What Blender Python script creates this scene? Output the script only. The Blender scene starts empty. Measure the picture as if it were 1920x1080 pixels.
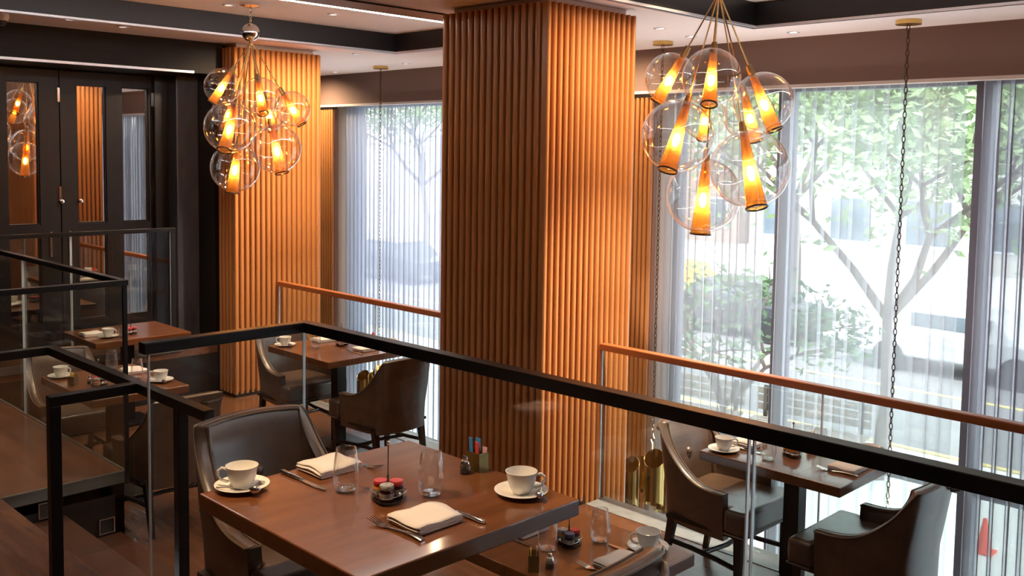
import bpy, math, random
from mathutils import Vector, Matrix

PI = math.pi
S = bpy.context.scene
COL = S.collection

# ------------------------------------------------------------------ camera, world, sun, exposure
cam = bpy.data.cameras.new('camera')
cam.sensor_width = 36.0
cam.lens = 36.0 * 1805.75 / 1920.0
cam.shift_x = 0.0
cam.shift_y = -(540.0 - 418.6) / 1920.0
cam.clip_start = 0.05
cam.clip_end = 400
camo = bpy.data.objects.new('camera', cam)
COL.objects.link(camo)
_r = Vector((0.70599101, -0.70806205, 0.01499421))
_u = Vector((0.04023617, 0.06123797, 0.99731187))
_f = Vector((0.7070769, 0.7034899, -0.07172316))
camo.matrix_world = Matrix(((_r.x, _u.x, -_f.x, 0), (_r.y, _u.y, -_f.y, 0), (_r.z, _u.z, -_f.z, 1.75), (0, 0, 0, 1)))
S.camera = camo

world = bpy.data.worlds.new('world')
S.world = world
world.use_nodes = True
_bg = world.node_tree.nodes['Background']
_bg.inputs[0].default_value = (0.90, 0.95, 1.0, 1)
_bg.inputs[1].default_value = 5.2

sun = bpy.data.lights.new('sun', 'SUN')
sun.energy = 5.0
sun.angle = 0.03
sun.color = (1.0, 0.95, 0.86)
suno = bpy.data.objects.new('sun', sun)
COL.objects.link(suno)
suno.rotation_euler = Vector((0.25, 0.55, -0.8)).to_track_quat('-Z', 'Y').to_euler()

for (yc, w) in ((9.2, 2.2), (3.0, 4.6), (-1.0, 3.2)):           # daylight portals at the window bays (guides sampling only)
    pl = bpy.data.lights.new('window_portal', 'AREA')
    pl.shape = 'RECTANGLE'
    pl.size = w
    pl.size_y = 5.0
    pl.cycles.is_portal = True
    po = bpy.data.objects.new('window_portal', pl)
    po.location = (7.6, yc, -0.2)
    po.rotation_euler = Vector((-1, 0, 0)).to_track_quat('-Z', 'Z').to_euler()
    COL.objects.link(po)

S.view_settings.view_transform = 'Standard'
S.view_settings.look = 'None'
S.view_settings.gamma = 1.0
S.view_settings.use_curve_mapping = False
S.view_settings.exposure = 0.3
S.cycles.transparent_max_bounces = 40
S.cycles.max_bounces = 10
S.cycles.glossy_bounces = 5
S.cycles.transmission_bounces = 8
S.cycles.sample_clamp_indirect = 6.0
S.cycles.caustics_reflective = False
S.cycles.caustics_refractive = False
S.cycles.use_denoising = True

# ------------------------------------------------------------------ materials
MATS = {}


def nmat(name):
    m = bpy.data.materials.new(name)
    m.use_nodes = True
    nt = m.node_tree
    for n in list(nt.nodes):
        nt.nodes.remove(n)
    out = nt.nodes.new('ShaderNodeOutputMaterial')
    MATS[name] = m
    return m, nt, out


def pbr(name, col, rough=0.5, metal=0.0, spec=0.5, coat=0.0, coat_rough=0.1, coat_ior=1.5, noise=None, bump=None, emit=None, sheen=0.0, trans=0.0):
    """noise=(color2, scale xyz, detail) mixes a grain; bump=(scale xyz, strength)"""
    m, nt, out = nmat(name)
    b = nt.nodes.new('ShaderNodeBsdfPrincipled')
    nt.links.new(b.outputs[0], out.inputs[0])
    b.inputs['Base Color'].default_value = (*col, 1)
    b.inputs['Roughness'].default_value = rough
    b.inputs['Metallic'].default_value = metal
    b.inputs['Specular IOR Level'].default_value = spec
    b.inputs['Coat Weight'].default_value = coat
    b.inputs['Coat Roughness'].default_value = coat_rough
    b.inputs['Coat IOR'].default_value = coat_ior
    b.inputs['Sheen Weight'].default_value = sheen
    if emit:
        b.inputs['Emission Color'].default_value = (*emit[0], 1)
        b.inputs['Emission Strength'].default_value = emit[1]
    if noise or bump:
        tc = nt.nodes.new('ShaderNodeTexCoord')
    if noise:
        c2, sc, det = noise
        mp = nt.nodes.new('ShaderNodeMapping')
        mp.inputs['Scale'].default_value = sc
        nz = nt.nodes.new('ShaderNodeTexNoise')
        nz.inputs['Scale'].default_value = 1.0
        nz.inputs['Detail'].default_value = det
        nz.inputs['Roughness'].default_value = 0.6
        nz.inputs['Distortion'].default_value = 0.4
        rp = nt.nodes.new('ShaderNodeValToRGB')
        rp.color_ramp.elements[0].position = 0.33
        rp.color_ramp.elements[1].position = 0.68
        rp.color_ramp.elements[0].color = (*col, 1)
        rp.color_ramp.elements[1].color = (*c2, 1)
        nt.links.new(tc.outputs['Object'], mp.inputs[0])
        nt.links.new(mp.outputs[0], nz.inputs['Vector'])
        nt.links.new(nz.outputs['Fac'], rp.inputs[0])
        nt.links.new(rp.outputs[0], b.inputs['Base Color'])
    if bump:
        sc, st = bump
        mp2 = nt.nodes.new('ShaderNodeMapping')
        mp2.inputs['Scale'].default_value = sc
        nz2 = nt.nodes.new('ShaderNodeTexNoise')
        nz2.inputs['Scale'].default_value = 1.0
        nz2.inputs['Detail'].default_value = 4
        bp = nt.nodes.new('ShaderNodeBump')
        bp.inputs['Strength'].default_value = st
        bp.inputs['Distance'].default_value = 0.01
        nt.links.new(tc.outputs['Object'], mp2.inputs[0])
        nt.links.new(mp2.outputs[0], nz2.inputs['Vector'])
        nt.links.new(nz2.outputs['Fac'], bp.inputs['Height'])
        nt.links.new(bp.outputs[0], b.inputs['Normal'])
    return m


def facing_fac(nt, f0, f1, power):
    lw = nt.nodes.new('ShaderNodeLayerWeight')
    lw.inputs['Blend'].default_value = 0.5
    p = nt.nodes.new('ShaderNodeMath'); p.operation = 'POWER'
    p.inputs[1].default_value = power
    ma = nt.nodes.new('ShaderNodeMath'); ma.operation = 'MULTIPLY_ADD'
    ma.inputs[1].default_value = f1 - f0
    ma.inputs[2].default_value = f0
    ma.use_clamp = True
    nt.links.new(lw.outputs['Facing'], p.inputs[0])
    nt.links.new(p.outputs[0], ma.inputs[0])
    return ma.outputs[0]


def thin_glass(name, tint, f0=0.04, f1=1.0, power=5.0, rough=0.0, gcol=(1, 1, 1)):
    m, nt, out = nmat(name)
    tr = nt.nodes.new('ShaderNodeBsdfTransparent'); tr.inputs[0].default_value = (*tint, 1)
    gl = nt.nodes.new('ShaderNodeBsdfGlossy'); gl.inputs['Roughness'].default_value = rough
    gl.inputs['Color'].default_value = (*gcol, 1)
    mx = nt.nodes.new('ShaderNodeMixShader')
    nt.links.new(facing_fac(nt, f0, f1, power), mx.inputs[0])
    nt.links.new(tr.outputs[0], mx.inputs[1]); nt.links.new(gl.outputs[0], mx.inputs[2])
    nt.links.new(mx.outputs[0], out.inputs[0])
    return m


def sheer(name, col, f0, f1, power, transl=0.7):
    m, nt, out = nmat(name)
    tr = nt.nodes.new('ShaderNodeBsdfTransparent'); tr.inputs[0].default_value = (1, 1, 1, 1)
    tl = nt.nodes.new('ShaderNodeBsdfTranslucent'); tl.inputs[0].default_value = (*col, 1)
    df = nt.nodes.new('ShaderNodeBsdfDiffuse'); df.inputs[0].default_value = (*col, 1)
    m1 = nt.nodes.new('ShaderNodeMixShader'); m1.inputs[0].default_value = transl
    nt.links.new(df.outputs[0], m1.inputs[1]); nt.links.new(tl.outputs[0], m1.inputs[2])
    mx = nt.nodes.new('ShaderNodeMixShader')
    nt.links.new(facing_fac(nt, f0, f1, power), mx.inputs[0])
    nt.links.new(tr.outputs[0], mx.inputs[1]); nt.links.new(m1.outputs[0], mx.inputs[2])
    nt.links.new(mx.outputs[0], out.inputs[0])
    return m


def amber(name):
    m, nt, out = nmat(name)
    tr = nt.nodes.new('ShaderNodeBsdfTransparent'); tr.inputs[0].default_value = (1.0, 0.55, 0.16, 1)
    tl = nt.nodes.new('ShaderNodeBsdfTranslucent'); tl.inputs[0].default_value = (1.0, 0.50, 0.10, 1)
    gl = nt.nodes.new('ShaderNodeBsdfGlossy'); gl.inputs['Roughness'].default_value = 0.05
    m1 = nt.nodes.new('ShaderNodeMixShader'); m1.inputs[0].default_value = 0.35
    nt.links.new(tr.outputs[0], m1.inputs[1]); nt.links.new(tl.outputs[0], m1.inputs[2])
    mx = nt.nodes.new('ShaderNodeMixShader')
    nt.links.new(facing_fac(nt, 0.05, 0.8, 4.0), mx.inputs[0])
    nt.links.new(m1.outputs[0], mx.inputs[1]); nt.links.new(gl.outputs[0], mx.inputs[2])
    nt.links.new(mx.outputs[0], out.inputs[0])
    return m


pbr('table_wood', (0.125, 0.040, 0.012), 0.28, spec=0.3, coat=0.75, coat_rough=0.10, coat_ior=1.8, noise=((0.185, 0.066, 0.022), (3.0, 22, 22), 6), bump=((5, 60, 60), 0.015))
pbr('slat_wood', (0.46, 0.195, 0.066), 0.34, spec=0.5, noise=((0.36, 0.140, 0.042), (22, 22, 1.6), 5))
pbr('slat_back', (0.16, 0.055, 0.016), 0.6)
pbr('rail_wood', (0.30, 0.095, 0.030), 0.32, noise=((0.22, 0.065, 0.02), (30, 2.5, 30), 5))
pbr('floor_wood', (0.090, 0.036, 0.018), 0.24, spec=0.5, noise=((0.145, 0.063, 0.032), (14, 1.6, 14), 5), bump=((40, 4, 40), 0.04))
pbr('step_wood', (0.055, 0.020, 0.010), 0.4, noise=((0.085, 0.032, 0.016), (2.5, 25, 25), 6))
pbr('fascia', (0.085, 0.075, 0.068), 0.35, noise=((0.13, 0.115, 0.10), (3, 3, 30), 4))
pbr('stone_edge', (0.20, 0.20, 0.20), 0.3, noise=((0.28, 0.28, 0.28), (12, 12, 12), 5))
pbr('black_metal', (0.007, 0.006, 0.006), 0.34, metal=0.0, spec=0.3, bump=((120, 120, 120), 0.03))
pbr('black_wood', (0.010, 0.007, 0.006), 0.3)
pbr('dark_wall', (0.008, 0.006, 0.007), 0.55, spec=0.25, noise=((0.012, 0.009, 0.010), (2, 2, 30), 4))
pbr('dark_column', (0.055, 0.055, 0.065), 0.28, noise=((0.085, 0.085, 0.098), (14, 14, 3), 5))
pbr('door_paint', (0.012, 0.009, 0.010), 0.4, spec=0.3, noise=((0.016, 0.012, 0.013), (20, 20, 2), 4))
pbr('ceiling_white', (0.86, 0.82, 0.80), 0.8)
pbr('ceiling_low', (0.84, 0.75, 0.72), 0.75, noise=((0.82, 0.73, 0.70), (2, 2, 2), 3))
pbr('soffit', (0.20, 0.128, 0.105), 0.7)
pbr('soffit_trim', (0.62, 0.56, 0.52), 0.5)
pbr('side_wall', (0.24, 0.16, 0.12), 0.7)
pbr('coffer_black', (0.008, 0.006, 0.008), 0.35)
pbr('silver_lip', (0.75, 0.76, 0.80), 0.35, metal=0.6)
pbr('leather', (0.105, 0.058, 0.034), 0.36, spec=0.5, coat=0.5, coat_rough=0.26, coat_ior=1.65, noise=((0.062, 0.035, 0.021), (9, 9, 9), 5), bump=((60, 60, 60), 0.07))
pbr('leather_dark', (0.040, 0.026, 0.019), 0.32, spec=0.5)
pbr('piping', (0.12, 0.085, 0.06), 0.3)
pbr('ceramic', (0.86, 0.83, 0.78), 0.12, spec=0.5)
pbr('linen', (0.80, 0.72, 0.66), 0.85, sheen=0.2, bump=((700, 700, 700), 0.12))
pbr('steel', (0.68, 0.66, 0.64), 0.16, metal=1.0)
pbr('dark_steel', (0.10, 0.085, 0.075), 0.25, metal=0.9)
pbr('chrome', (0.85, 0.83, 0.80), 0.06, metal=1.0)
pbr('brass', (0.72, 0.48, 0.16), 0.22, metal=1.0)
pbr('brass_dark', (0.30, 0.20, 0.09), 0.35, metal=0.9)
pbr('gold_fine', (0.80, 0.60, 0.32), 0.2, metal=1.0)
pbr('bronze_chain', (0.10, 0.065, 0.035), 0.35, metal=0.9)
pbr('mirror', (0.84, 0.82, 0.80), 0.015, metal=1.0)
pbr('bulb', (1, 0.8, 0.5), 0.4, emit=((1.0, 0.62, 0.24), 140.0))
pbr('led_fill_strip', (1, 1, 1), 0.5, emit=((1.0, 0.95, 0.92), 24.0))
pbr('lamp_lens', (1, 0.9, 0.8), 0.4, emit=((1.0, 0.85, 0.7), 1.5))
pbr('jam_orange', (0.75, 0.22, 0.02), 0.12)
pbr('jam_dark', (0.035, 0.008, 0.012), 0.1)
pbr('jam_red', (0.32, 0.03, 0.02), 0.12)
pbr('lid_red', (0.55, 0.045, 0.05), 0.35, noise=((0.42, 0.03, 0.035), (200, 200, 200), 2))
pbr('lid_blue', (0.06, 0.075, 0.16), 0.35)
pbr('lid_white', (0.60, 0.57, 0.55), 0.3, noise=((0.02, 0.02, 0.025), (230, 230, 230), 2))
pbr('label_paper', (0.55, 0.50, 0.45), 0.6, noise=((0.12, 0.11, 0.10), (120, 120, 160), 3))
pbr('packet_blue', (0.05, 0.25, 0.55), 0.5)
pbr('packet_red', (0.70, 0.06, 0.05), 0.5)
pbr('packet_yellow', (0.70, 0.46, 0.05), 0.5)
pbr('packet_pink', (0.80, 0.45, 0.45), 0.5)
pbr('packet_brown', (0.22, 0.11, 0.05), 0.6)
pbr('holder_gold', (0.24, 0.17, 0.06), 0.30, metal=0.8)
pbr('holder_dark', (0.03, 0.022, 0.018), 0.35)
pbr('pepper', (0.03, 0.025, 0.022), 0.7)
pbr('camera_white', (0.80, 0.78, 0.76), 0.4)
pbr('window_frame', (0.20, 0.20, 0.25), 0.45)
pbr('mullion_light', (0.60, 0.60, 0.66), 0.5)
pbr('pavement', (0.56, 0.57, 0.58), 0.8, noise=((0.64, 0.65, 0.66), (0.8, 0.8, 0.8), 5))
pbr('asphalt', (0.16, 0.16, 0.165), 0.85, noise=((0.20, 0.20, 0.205), (1.5, 1.5, 1.5), 6))
pbr('yellow_paint', (0.62, 0.52, 0.20), 0.7)
pbr('bark', (0.16, 0.13, 0.11), 0.9)
pbr('leaf', (0.24, 0.34, 0.15), 0.55, noise=((0.34, 0.45, 0.23), (1.5, 1.5, 1.5), 3))
pbr('leaf_dark', (0.08, 0.15, 0.08), 0.6, noise=((0.13, 0.21, 0.10), (2, 2, 2), 3))
pbr('building_pale', (0.50, 0.48, 0.45), 0.8, noise=((0.55, 0.53, 0.50), (0.3, 0.3, 0.3), 4))
pbr('building_brick', (0.34, 0.24, 0.19), 0.8, noise=((0.40, 0.29, 0.24), (0.6, 0.6, 0.6), 4))
pbr('building_glass', (0.10, 0.13, 0.16), 0.08, spec=0.8)
pbr('truck_yellow', (0.78, 0.42, 0.04), 0.35)
pbr('truck_white', (0.75, 0.75, 0.74), 0.4)
pbr('car_dark', (0.04, 0.045, 0.055), 0.25)
pbr('car_silver', (0.50, 0.52, 0.55), 0.3)
pbr('rubber', (0.02, 0.02, 0.02), 0.7)
pbr('bench_wood', (0.30, 0.26, 0.22), 0.7)
pbr('cone_orange', (0.75, 0.08, 0.03), 0.5)
pbr('step_glow', (0.9, 0.85, 0.8), 0.4, emit=((1.0, 0.85, 0.7), 0.25))
thin_glass('rail_glass', (0.955, 0.975, 0.965), 0.035, 1.0, 5.0)
thin_glass('globe_glass', (0.975, 0.965, 0.955), 0.09, 0.95, 2.6)
thin_glass('drink_glass', (0.985, 0.985, 0.985), 0.05, 0.95, 2.4)
thin_glass('glass_base', (0.95, 0.95, 0.95), 0.25, 1.0, 1.5)
thin_glass('window_glass', (0.95, 0.97, 0.97), 0.03, 0.9, 5.0)
thin_glass('shaker_glass', (0.93, 0.93, 0.92), 0.07, 0.9, 3.0)
pbr('glass_edge', (0.86, 0.95, 1.0), 0.2, spec=0.9)  # bright glow of the glass edges put into a pale colour
sheer('sheer_white', (0.50, 0.54, 0.66), 0.62, 0.97, 1.3)
sheer('sheer_thin', (0.62, 0.64, 0.69), 0.42, 0.95, 1.5)
sheer('sheer_grey', (0.36, 0.35, 0.40), 0.62, 0.98, 1.1)
amber('amber_glass')
M = MATS

# ------------------------------------------------------------------ mesh helpers


class MB:
    def __init__(s):
        s.v = []
        s.f = []

    def add(s, vs, fs):
        o = len(s.v)
        s.v += [tuple(v) for v in vs]
        s.f += [tuple(i + o for i in f) for f in fs]
        return s

    def box(s, x0, x1, y0, y1, z0, z1):
        vs = [(x0, y0, z0), (x1, y0, z0), (x1, y1, z0), (x0, y1, z0), (x0, y0, z1), (x1, y0, z1), (x1, y1, z1), (x0, y1, z1)]
        return s.add(vs, [(3, 2, 1, 0), (4, 5, 6, 7), (0, 1, 5, 4), (1, 2, 6, 5), (2, 3, 7, 6), (3, 0, 4, 7)])

    def bar(s, p, q, w, h, up=(0, 0, 1)):
        """rectangular bar from p to q, width w across, height h along up"""
        p, q, up = Vector(p), Vector(q), Vector(up)
        d = (q - p).normalized()
        a = d.cross(up).normalized() * (w / 2)
        b = a.cross(d).normalized() * (h / 2)
        vs = []
        for c in (p, q):
            vs += [c - a - b, c + a - b, c + a + b, c - a + b]
        return s.add(vs, [(3, 2, 1, 0), (4, 5, 6, 7), (0, 1, 5, 4), (1, 2, 6, 5), (2, 3, 7, 6), (3, 0, 4, 7)])

    def taper(s, p, q, w0, d0, w1, d1):
        vs = []
        for (c, w, d) in ((p, w0, d0), (q, w1, d1)):
            vs += [(c[0] - w / 2, c[1] - d / 2, c[2]), (c[0] + w / 2, c[1] - d / 2, c[2]), (c[0] + w / 2, c[1] + d / 2, c[2]), (c[0] - w / 2, c[1] + d / 2, c[2])]
        return s.add(vs, [(3, 2, 1, 0), (4, 5, 6, 7), (0, 1, 5, 4), (1, 2, 6, 5), (2, 3, 7, 6), (3, 0, 4, 7)])

    def tube(s, pts, r, n=8, closed=False, caps=True, flat=None):
        pts = [Vector(p) for p in pts]
        m = len(pts)
        rs = r if isinstance(r, (list, tuple)) else [r] * m
        ref = None
        rings = []
        for i, p in enumerate(pts):
            if closed:
                d = (pts[(i + 1) % m] - pts[i - 1])
            else:
                d = pts[min(i + 1, m - 1)] - pts[max(i - 1, 0)]
            d = d.normalized()
            if ref is None:
                ref = Vector((0, 0, 1)) if abs(d.z) < 0.9 else Vector((1, 0, 0))
            a = d.cross(ref)
            if a.length < 1e-6:
                a = d.cross(Vector((0.3, 1, 0.2)))
            a.normalize()
            b = a.cross(d).normalized()
            ref = b
            k = flat if flat else 1.0
            rings.append([p + (a * math.cos(2 * PI * j / n) + b * math.sin(2 * PI * j / n) * k) * rs[i] for j in range(n)])
        vs = [v for rg in rings for v in rg]
        fs = []
        for i in range(m if closed else m - 1):
            i2 = (i + 1) % m
            for j in range(n):
                j2 = (j + 1) % n
                fs.append((i * n + j, i * n + j2, i2 * n + j2, i2 * n + j))
        if caps and not closed:
            fs.append(tuple(range(n))[::-1])
            fs.append(tuple((m - 1) * n + j for j in range(n)))
        return s.add(vs, fs)

    def lathe(s, prof, n=24, c=(0, 0, 0), axis=None):
        """profile of (r, z) spun about z (or about axis through c)"""
        vs = []
        idx = []
        if axis is not None:
            q = Vector((0, 0, 1)).rotation_difference(Vector(axis).normalized())
        for (r, z) in prof:
            if r < 1e-6:
                row = [len(vs)]
                vs.append(Vector((0, 0, z)))
            else:
                row = list(range(len(vs), len(vs) + n))
                vs += [Vector((r * math.cos(2 * PI * j / n), r * math.sin(2 * PI * j / n), z)) for j in range(n)]
            idx.append(row)
        if axis is not None:
            vs = [q @ v for v in vs]
        vs = [v + Vector(c) for v in vs]
        fs = []
        for a, b in zip(idx, idx[1:]):
            for j in range(n):
                j2 = (j + 1) % n
                if len(a) == 1 and len(b) == 1:
                    continue
                if len(a) == 1:
                    fs.append((a[0], b[j2], b[j]))
                elif len(b) == 1:
                    fs.append((a[j], a[j2], b[0]))
                else:
                    fs.append((a[j], a[j2], b[j2], b[j]))
        return s.add(vs, fs)

    def prism(s, poly, z0, z1):
        n = len(poly)
        vs = [(p[0], p[1], z0) for p in poly] + [(p[0], p[1], z1) for p in poly]
        fs = [tuple(range(n))[::-1], tuple(range(n, 2 * n))]
        fs += [(i, (i + 1) % n, n + (i + 1) % n, n + i) for i in range(n)]
        return s.add(vs, fs)

    def ball(s, c, r, n=12, sz=1.0):
        k = max(4, n // 2)
        return s.lathe([(r * math.sin(PI * i / k), -r * sz * math.cos(PI * i / k)) for i in range(k + 1)], n, c)

    def mesh(s, name, mat, smooth=True, angle=40):
        me = bpy.data.meshes.new(name)
        me.from_pydata(s.v, [], s.f)
        me.materials.append(MATS[mat])
        if smooth:
            me.polygons.foreach_set('use_smooth', [True] * len(me.polygons))
            me.set_sharp_from_angle(angle=math.radians(angle))
        me.update()
        return me

    def build(s, name, mat, parent=None, smooth=True, bevel=0.0, segs=2, angle=40):
        o = bpy.data.objects.new(name, s.mesh(name, mat, smooth, angle))
        COL.objects.link(o)
        if parent is not None:
            o.parent = parent
        if bevel:
            md = o.modifiers.new('bevel', 'BEVEL')
            md.width = bevel
            md.segments = segs
            md.limit_method = 'ANGLE'
            md.angle_limit = math.radians(35)
        return o


def tag(o, label=None, cat=None, group=None, kind=None):
    if label:
        o['label'] = label
    if cat:
        o['category'] = cat
    if group:
        o['group'] = group
    if kind:
        o['kind'] = kind
    return o


def thing(name, label, cat, loc=(0, 0, 0), rz=0.0, group=None, kind=None):
    o = bpy.data.objects.new(name, None)
    o.empty_display_size = 0.05
    COL.objects.link(o)
    o.location = loc
    o.rotation_euler = (0, 0, rz)
    return tag(o, label, cat, group, kind)


def copy_tree(o, parent=None):
    c = o.copy()
    COL.objects.link(c)
    c.parent = parent
    for ch in list(o.children):
        copy_tree(ch, c)
    return c


def place(o, loc, rz, label):
    o.location = loc
    o.rotation_euler = (0, 0, rz)
    o['label'] = label
    return o


class Kit:
    """first call hands out the original, later ones hand out copies"""
    def __init__(s, root):
        s.root, s.used = root, False

    def put(s, loc, rz, label):
        o = copy_tree(s.root) if s.used else s.root
        s.used = True
        return place(o, loc, rz, label)


def structure(name, mb, mat, label, cat='wall', bevel=0.0, parent=None):
    o = mb.build(name, mat, parent, smooth=False, bevel=bevel)
    return tag(o, label, cat, kind='structure')


def catmull(pts, per=8):
    P = [Vector(p) for p in pts]
    P = [P[0] * 2 - P[1]] + P + [P[-1] * 2 - P[-2]]
    out = []
    for i in range(1, len(P) - 2):
        for k in range(per):
            t = k / per
            a, b, c, d = P[i - 1], P[i], P[i + 1], P[i + 2]
            out.append(0.5 * ((2 * b) + (c - a) * t + (2 * a - 5 * b + 4 * c - d) * t * t + (3 * b - a - 3 * c + d) * t ** 3))
    out.append(P[-2])
    return out


# ------------------------------------------------------------------ setting: floors
ZB = -0.5          # lower dining level
ZG = -2.75         # lobby and street level
structure('floor', MB().box(-3, 2.25, -4, 3.40, -0.12, 0).box(-3, 1.54, 3.40, 5.10, -0.12, 0).box(-3, 2.16, 5.10, 8.7, -0.12, 0).box(2.16, 4.34, 8.14, 8.7, -0.12, 0),
          'floor_wood', 'polished dark wood floor of the upper dining level', 'floor')
structure('floor.001', MB().box(2.14, 4.66, -4, 8.7, ZB - 0.12, ZB), 'floor_wood', 'dark wood floor of the lower dining level by the windows', 'floor')
structure('trim_1', MB().box(4.66, 4.86, -4, 3.93, ZB - 0.25, ZB + 0.004).box(4.66, 4.86, 4.89, 7.83, ZB - 0.25, ZB + 0.004), 'stone_edge', 'grey stone kerb along the edge of the lower dining level', 'kerb')
structure('trim_2', MB().box(2.20, 2.25, -4, 3.40, ZB, -0.12).box(1.54, 2.25, 3.36, 3.40, ZB - .1, -0.12).box(2.11, 2.16, 5.10, 8.14, ZB, -0.12).box(1.0, 2.16, 5.10, 5.14, ZB - .1, -0.06).box(2.16, 4.34, 8.14, 8.18, ZB, -0.12),
          'black_wood', 'black riser panels under the raised floor', 'riser')
structure('trim_3', MB().box(1.54, 2.165, 5.085, 5.10, -0.06, 0.003).box(2.16, 2.175, 5.09, 8.14, -0.06, 0.003).box(2.16, 4.0, 8.125, 8.14, -0.06, 0.003), 'fascia', 'grey edging board on the raised floor edge', 'edging')
for i, (x0, x1, z) in enumerate(((1.54, 1.85, -0.167), (1.85, 2.14, -0.333))):
    structure('stair_step' if i == 0 else 'stair_step.001', MB().box(x0 - .02, x1, 3.40, 5.10, z - 0.16, z), 'step_wood',
              ('upper' if i == 0 else 'lower') + ' dark wood step between the two dining levels', 'step', bevel=0.004)
structure('floor.002', MB().box(1.54, 7.5, -6, 12, ZG - 0.2, ZG), 'pavement', 'pale lobby floor far below the window side', 'floor')
structure('wall_right', MB().box(4.70, 4.74, -4, 11.6, ZG, ZB - 0.25), 'dark_wall', 'dark wall below the lower dining level facing the lobby', 'wall')

# walls behind and beside the camera close the room
structure('wall_back', MB().box(-3.1, -3, -4, 8.8, 0, 2.9), 'side_wall', 'brown plaster wall behind the viewer', 'wall')
structure('wall_front', MB().box(-3.1, 7.1, -4.1, -4, ZG, 2.9), 'side_wall', 'brown plaster end wall behind the viewer', 'wall')
structure('wall_left', MB().box(-3.1, 4.34, 8.75, 8.85, -0.2, 2.9), 'dark_wall', 'black wall around the panelled doors', 'wall')
structure('wall_far', MB().box(4.34, 7.5, 11.6, 11.7, ZG, 2.9).box(4.34, 4.44, 8.7, 11.6, ZG, 2.9), 'dark_wall', 'dark end wall of the window atrium', 'wall')

# ceilings
CL = 2.70
CW = 2.82
C1 = (1.45, 6.0, 1.2, 3.62)
C2 = (1.45, 5.55, 5.05, 7.05)
cb = MB().box(-3, 7.2, -4, C1[2], CL, CL + .1)
cb.box(-3, C1[0], C1[2], C1[3], CL, CL + .1).box(C1[1], 7.2, C1[2], C1[3], CL, CL + .1)
cb.box(-3, 7.2, C1[3], C2[2], CL, CL + .1)
cb.box(-3, C2[0], C2[2], C2[3], CL, CL + .1).box(C2[1], 7.2, C2[2], C2[3], CL, CL + .1)
cb.box(-3, 7.2, C2[3], 11.7, CL, CL + .1)
structure('ceiling', cb, 'ceiling_low', 'pinkish white plaster ceiling around the recesses', 'ceiling')
structure('ceiling.001', MB().box(C1[0] - .1, C1[1] + .1, C1[2] - .1, C1[3] + .1, CW, CW + .1), 'ceiling_white', 'white recessed ceiling above the large globe cluster by the window', 'ceiling')
structure('ceiling.002', MB().box(C2[0] - .1, C2[1] + .1, C2[2] - .1, C2[3] + .1, CW, CW + .1), 'ceiling_white', 'white recessed ceiling above the far globe cluster', 'ceiling')
structure('ceiling.003', MB().box(-3.3, 7.6, -4.3, 11.9, 3.05, 3.35), 'side_wall', 'slab above the ceilings', 'slab')
for k, (c, nm) in enumerate(((C1, 'near'), (C2, 'far'))):
    x0, x1, y0, y1 = c
    w = .035
    b = MB()
    for (a0, a1, b0, b1) in ((x0, x1, y0, y0 + w), (x0, x1, y1 - w, y1), (x0, x0 + w, y0 + w, y1 - w), (x1 - w, x1, y0 + w, y1 - w)):
        b.box(a0, a1, b0, b1, CL - .05, CW)
    structure('trim_%d' % (4 + 2 * k), b, 'coffer_black', 'black beam framing the ' + nm + ' ceiling recess', 'beam')
    b = MB()
    led_fill = MB()
    e = .012
    for (a0, a1, b0, b1) in ((x0 - e, x1 + e, y0 - e, y0), (x0 - e, x1 + e, y1, y1 + e), (x0 - e, x0, y0, y1), (x1, x1 + e, y0, y1)):
        b.box(a0, a1, b0, b1, CL - .055, CL - .012)
    for (a0, a1, b0, b1) in ((x0 + w, x1 - w, y0 + w, y0 + w + e), (x0 + w, x1 - w, y1 - w - e, y1 - w), (x0 + w, x0 + w + e, y0 + w, y1 - w), (x1 - w - e, x1 - w, y0 + w, y1 - w)):
        hid = b1 < (y0 + y1) / 2 or a1 < (x0 + x1) / 2
        (led_fill if k and b1 < (y0 + y1) / 2 else b).box(a0, a1, b0, b1, CL - .055, CL - .040)
        if hid:
            led_fill.box(a0, a1, b0, b1, CL + .01, CL + .03)  # unseen strips added to brighten the recess ceilings
    structure('trim_%d' % (5 + 2 * k), b, 'silver_lip', 'bright metal lip on the ' + nm + ' recess beam', 'lip')
    structure('trim_%d' % (10 if k else 12), led_fill, 'led_fill_strip', 'glowing strip, hidden runs added for fill, inside the ' + nm + ' recess beam', 'strip')

# window side: soffit, frames, panes
XW = 7.10
structure('wall_window', MB().box(7.0, 7.06, -4, 11.6, 2.33, CL).box(7.45, 7.55, -4, 11.7, 2.40, 3.05), 'soffit', 'taupe bulkhead above the curtains', 'wall')
structure('trim_8', MB().box(6.985, 7.07, -4, 11.6, 2.305, 2.33), 'soffit_trim', 'pale edge strip under the window bulkhead', 'strip')


def window(n, y0, y1, mull, label):
    root = thing('window_%d' % n, label, 'window', (7.4, (y0 + y1) / 2, ZG), kind='structure')
    cy = (y0 + y1) / 2
    b = MB()
    b.box(-.06, .06, y0 - cy, y1 - cy, 0, .08).box(-.06, .06, y0 - cy, y1 - cy, 5.05, 5.15)
    b.box(-.05, .05, y0 - cy, y1 - cy, 2.02, 2.12)
    for yy in (y0, y1):
        b.box(-.06, .06, yy - cy - .05, yy - cy + .05, 0, 5.15)
    b.build('frame', 'window_frame', root, smooth=False)
    for yy in mull:
        MB().box(-.075, .06, yy - cy - .055, yy - cy + .055, 0, 5.15).build('mullion', 'window_frame', root, smooth=False)
    edges = [y0] + list(mull) + [y1]
    for a, c in zip(edges, edges[1:]):
        MB().box(-.006, .006, a - cy + .05, c - cy - .05, .08, 5.05).build('pane', 'window_glass', root, smooth=False)


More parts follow.
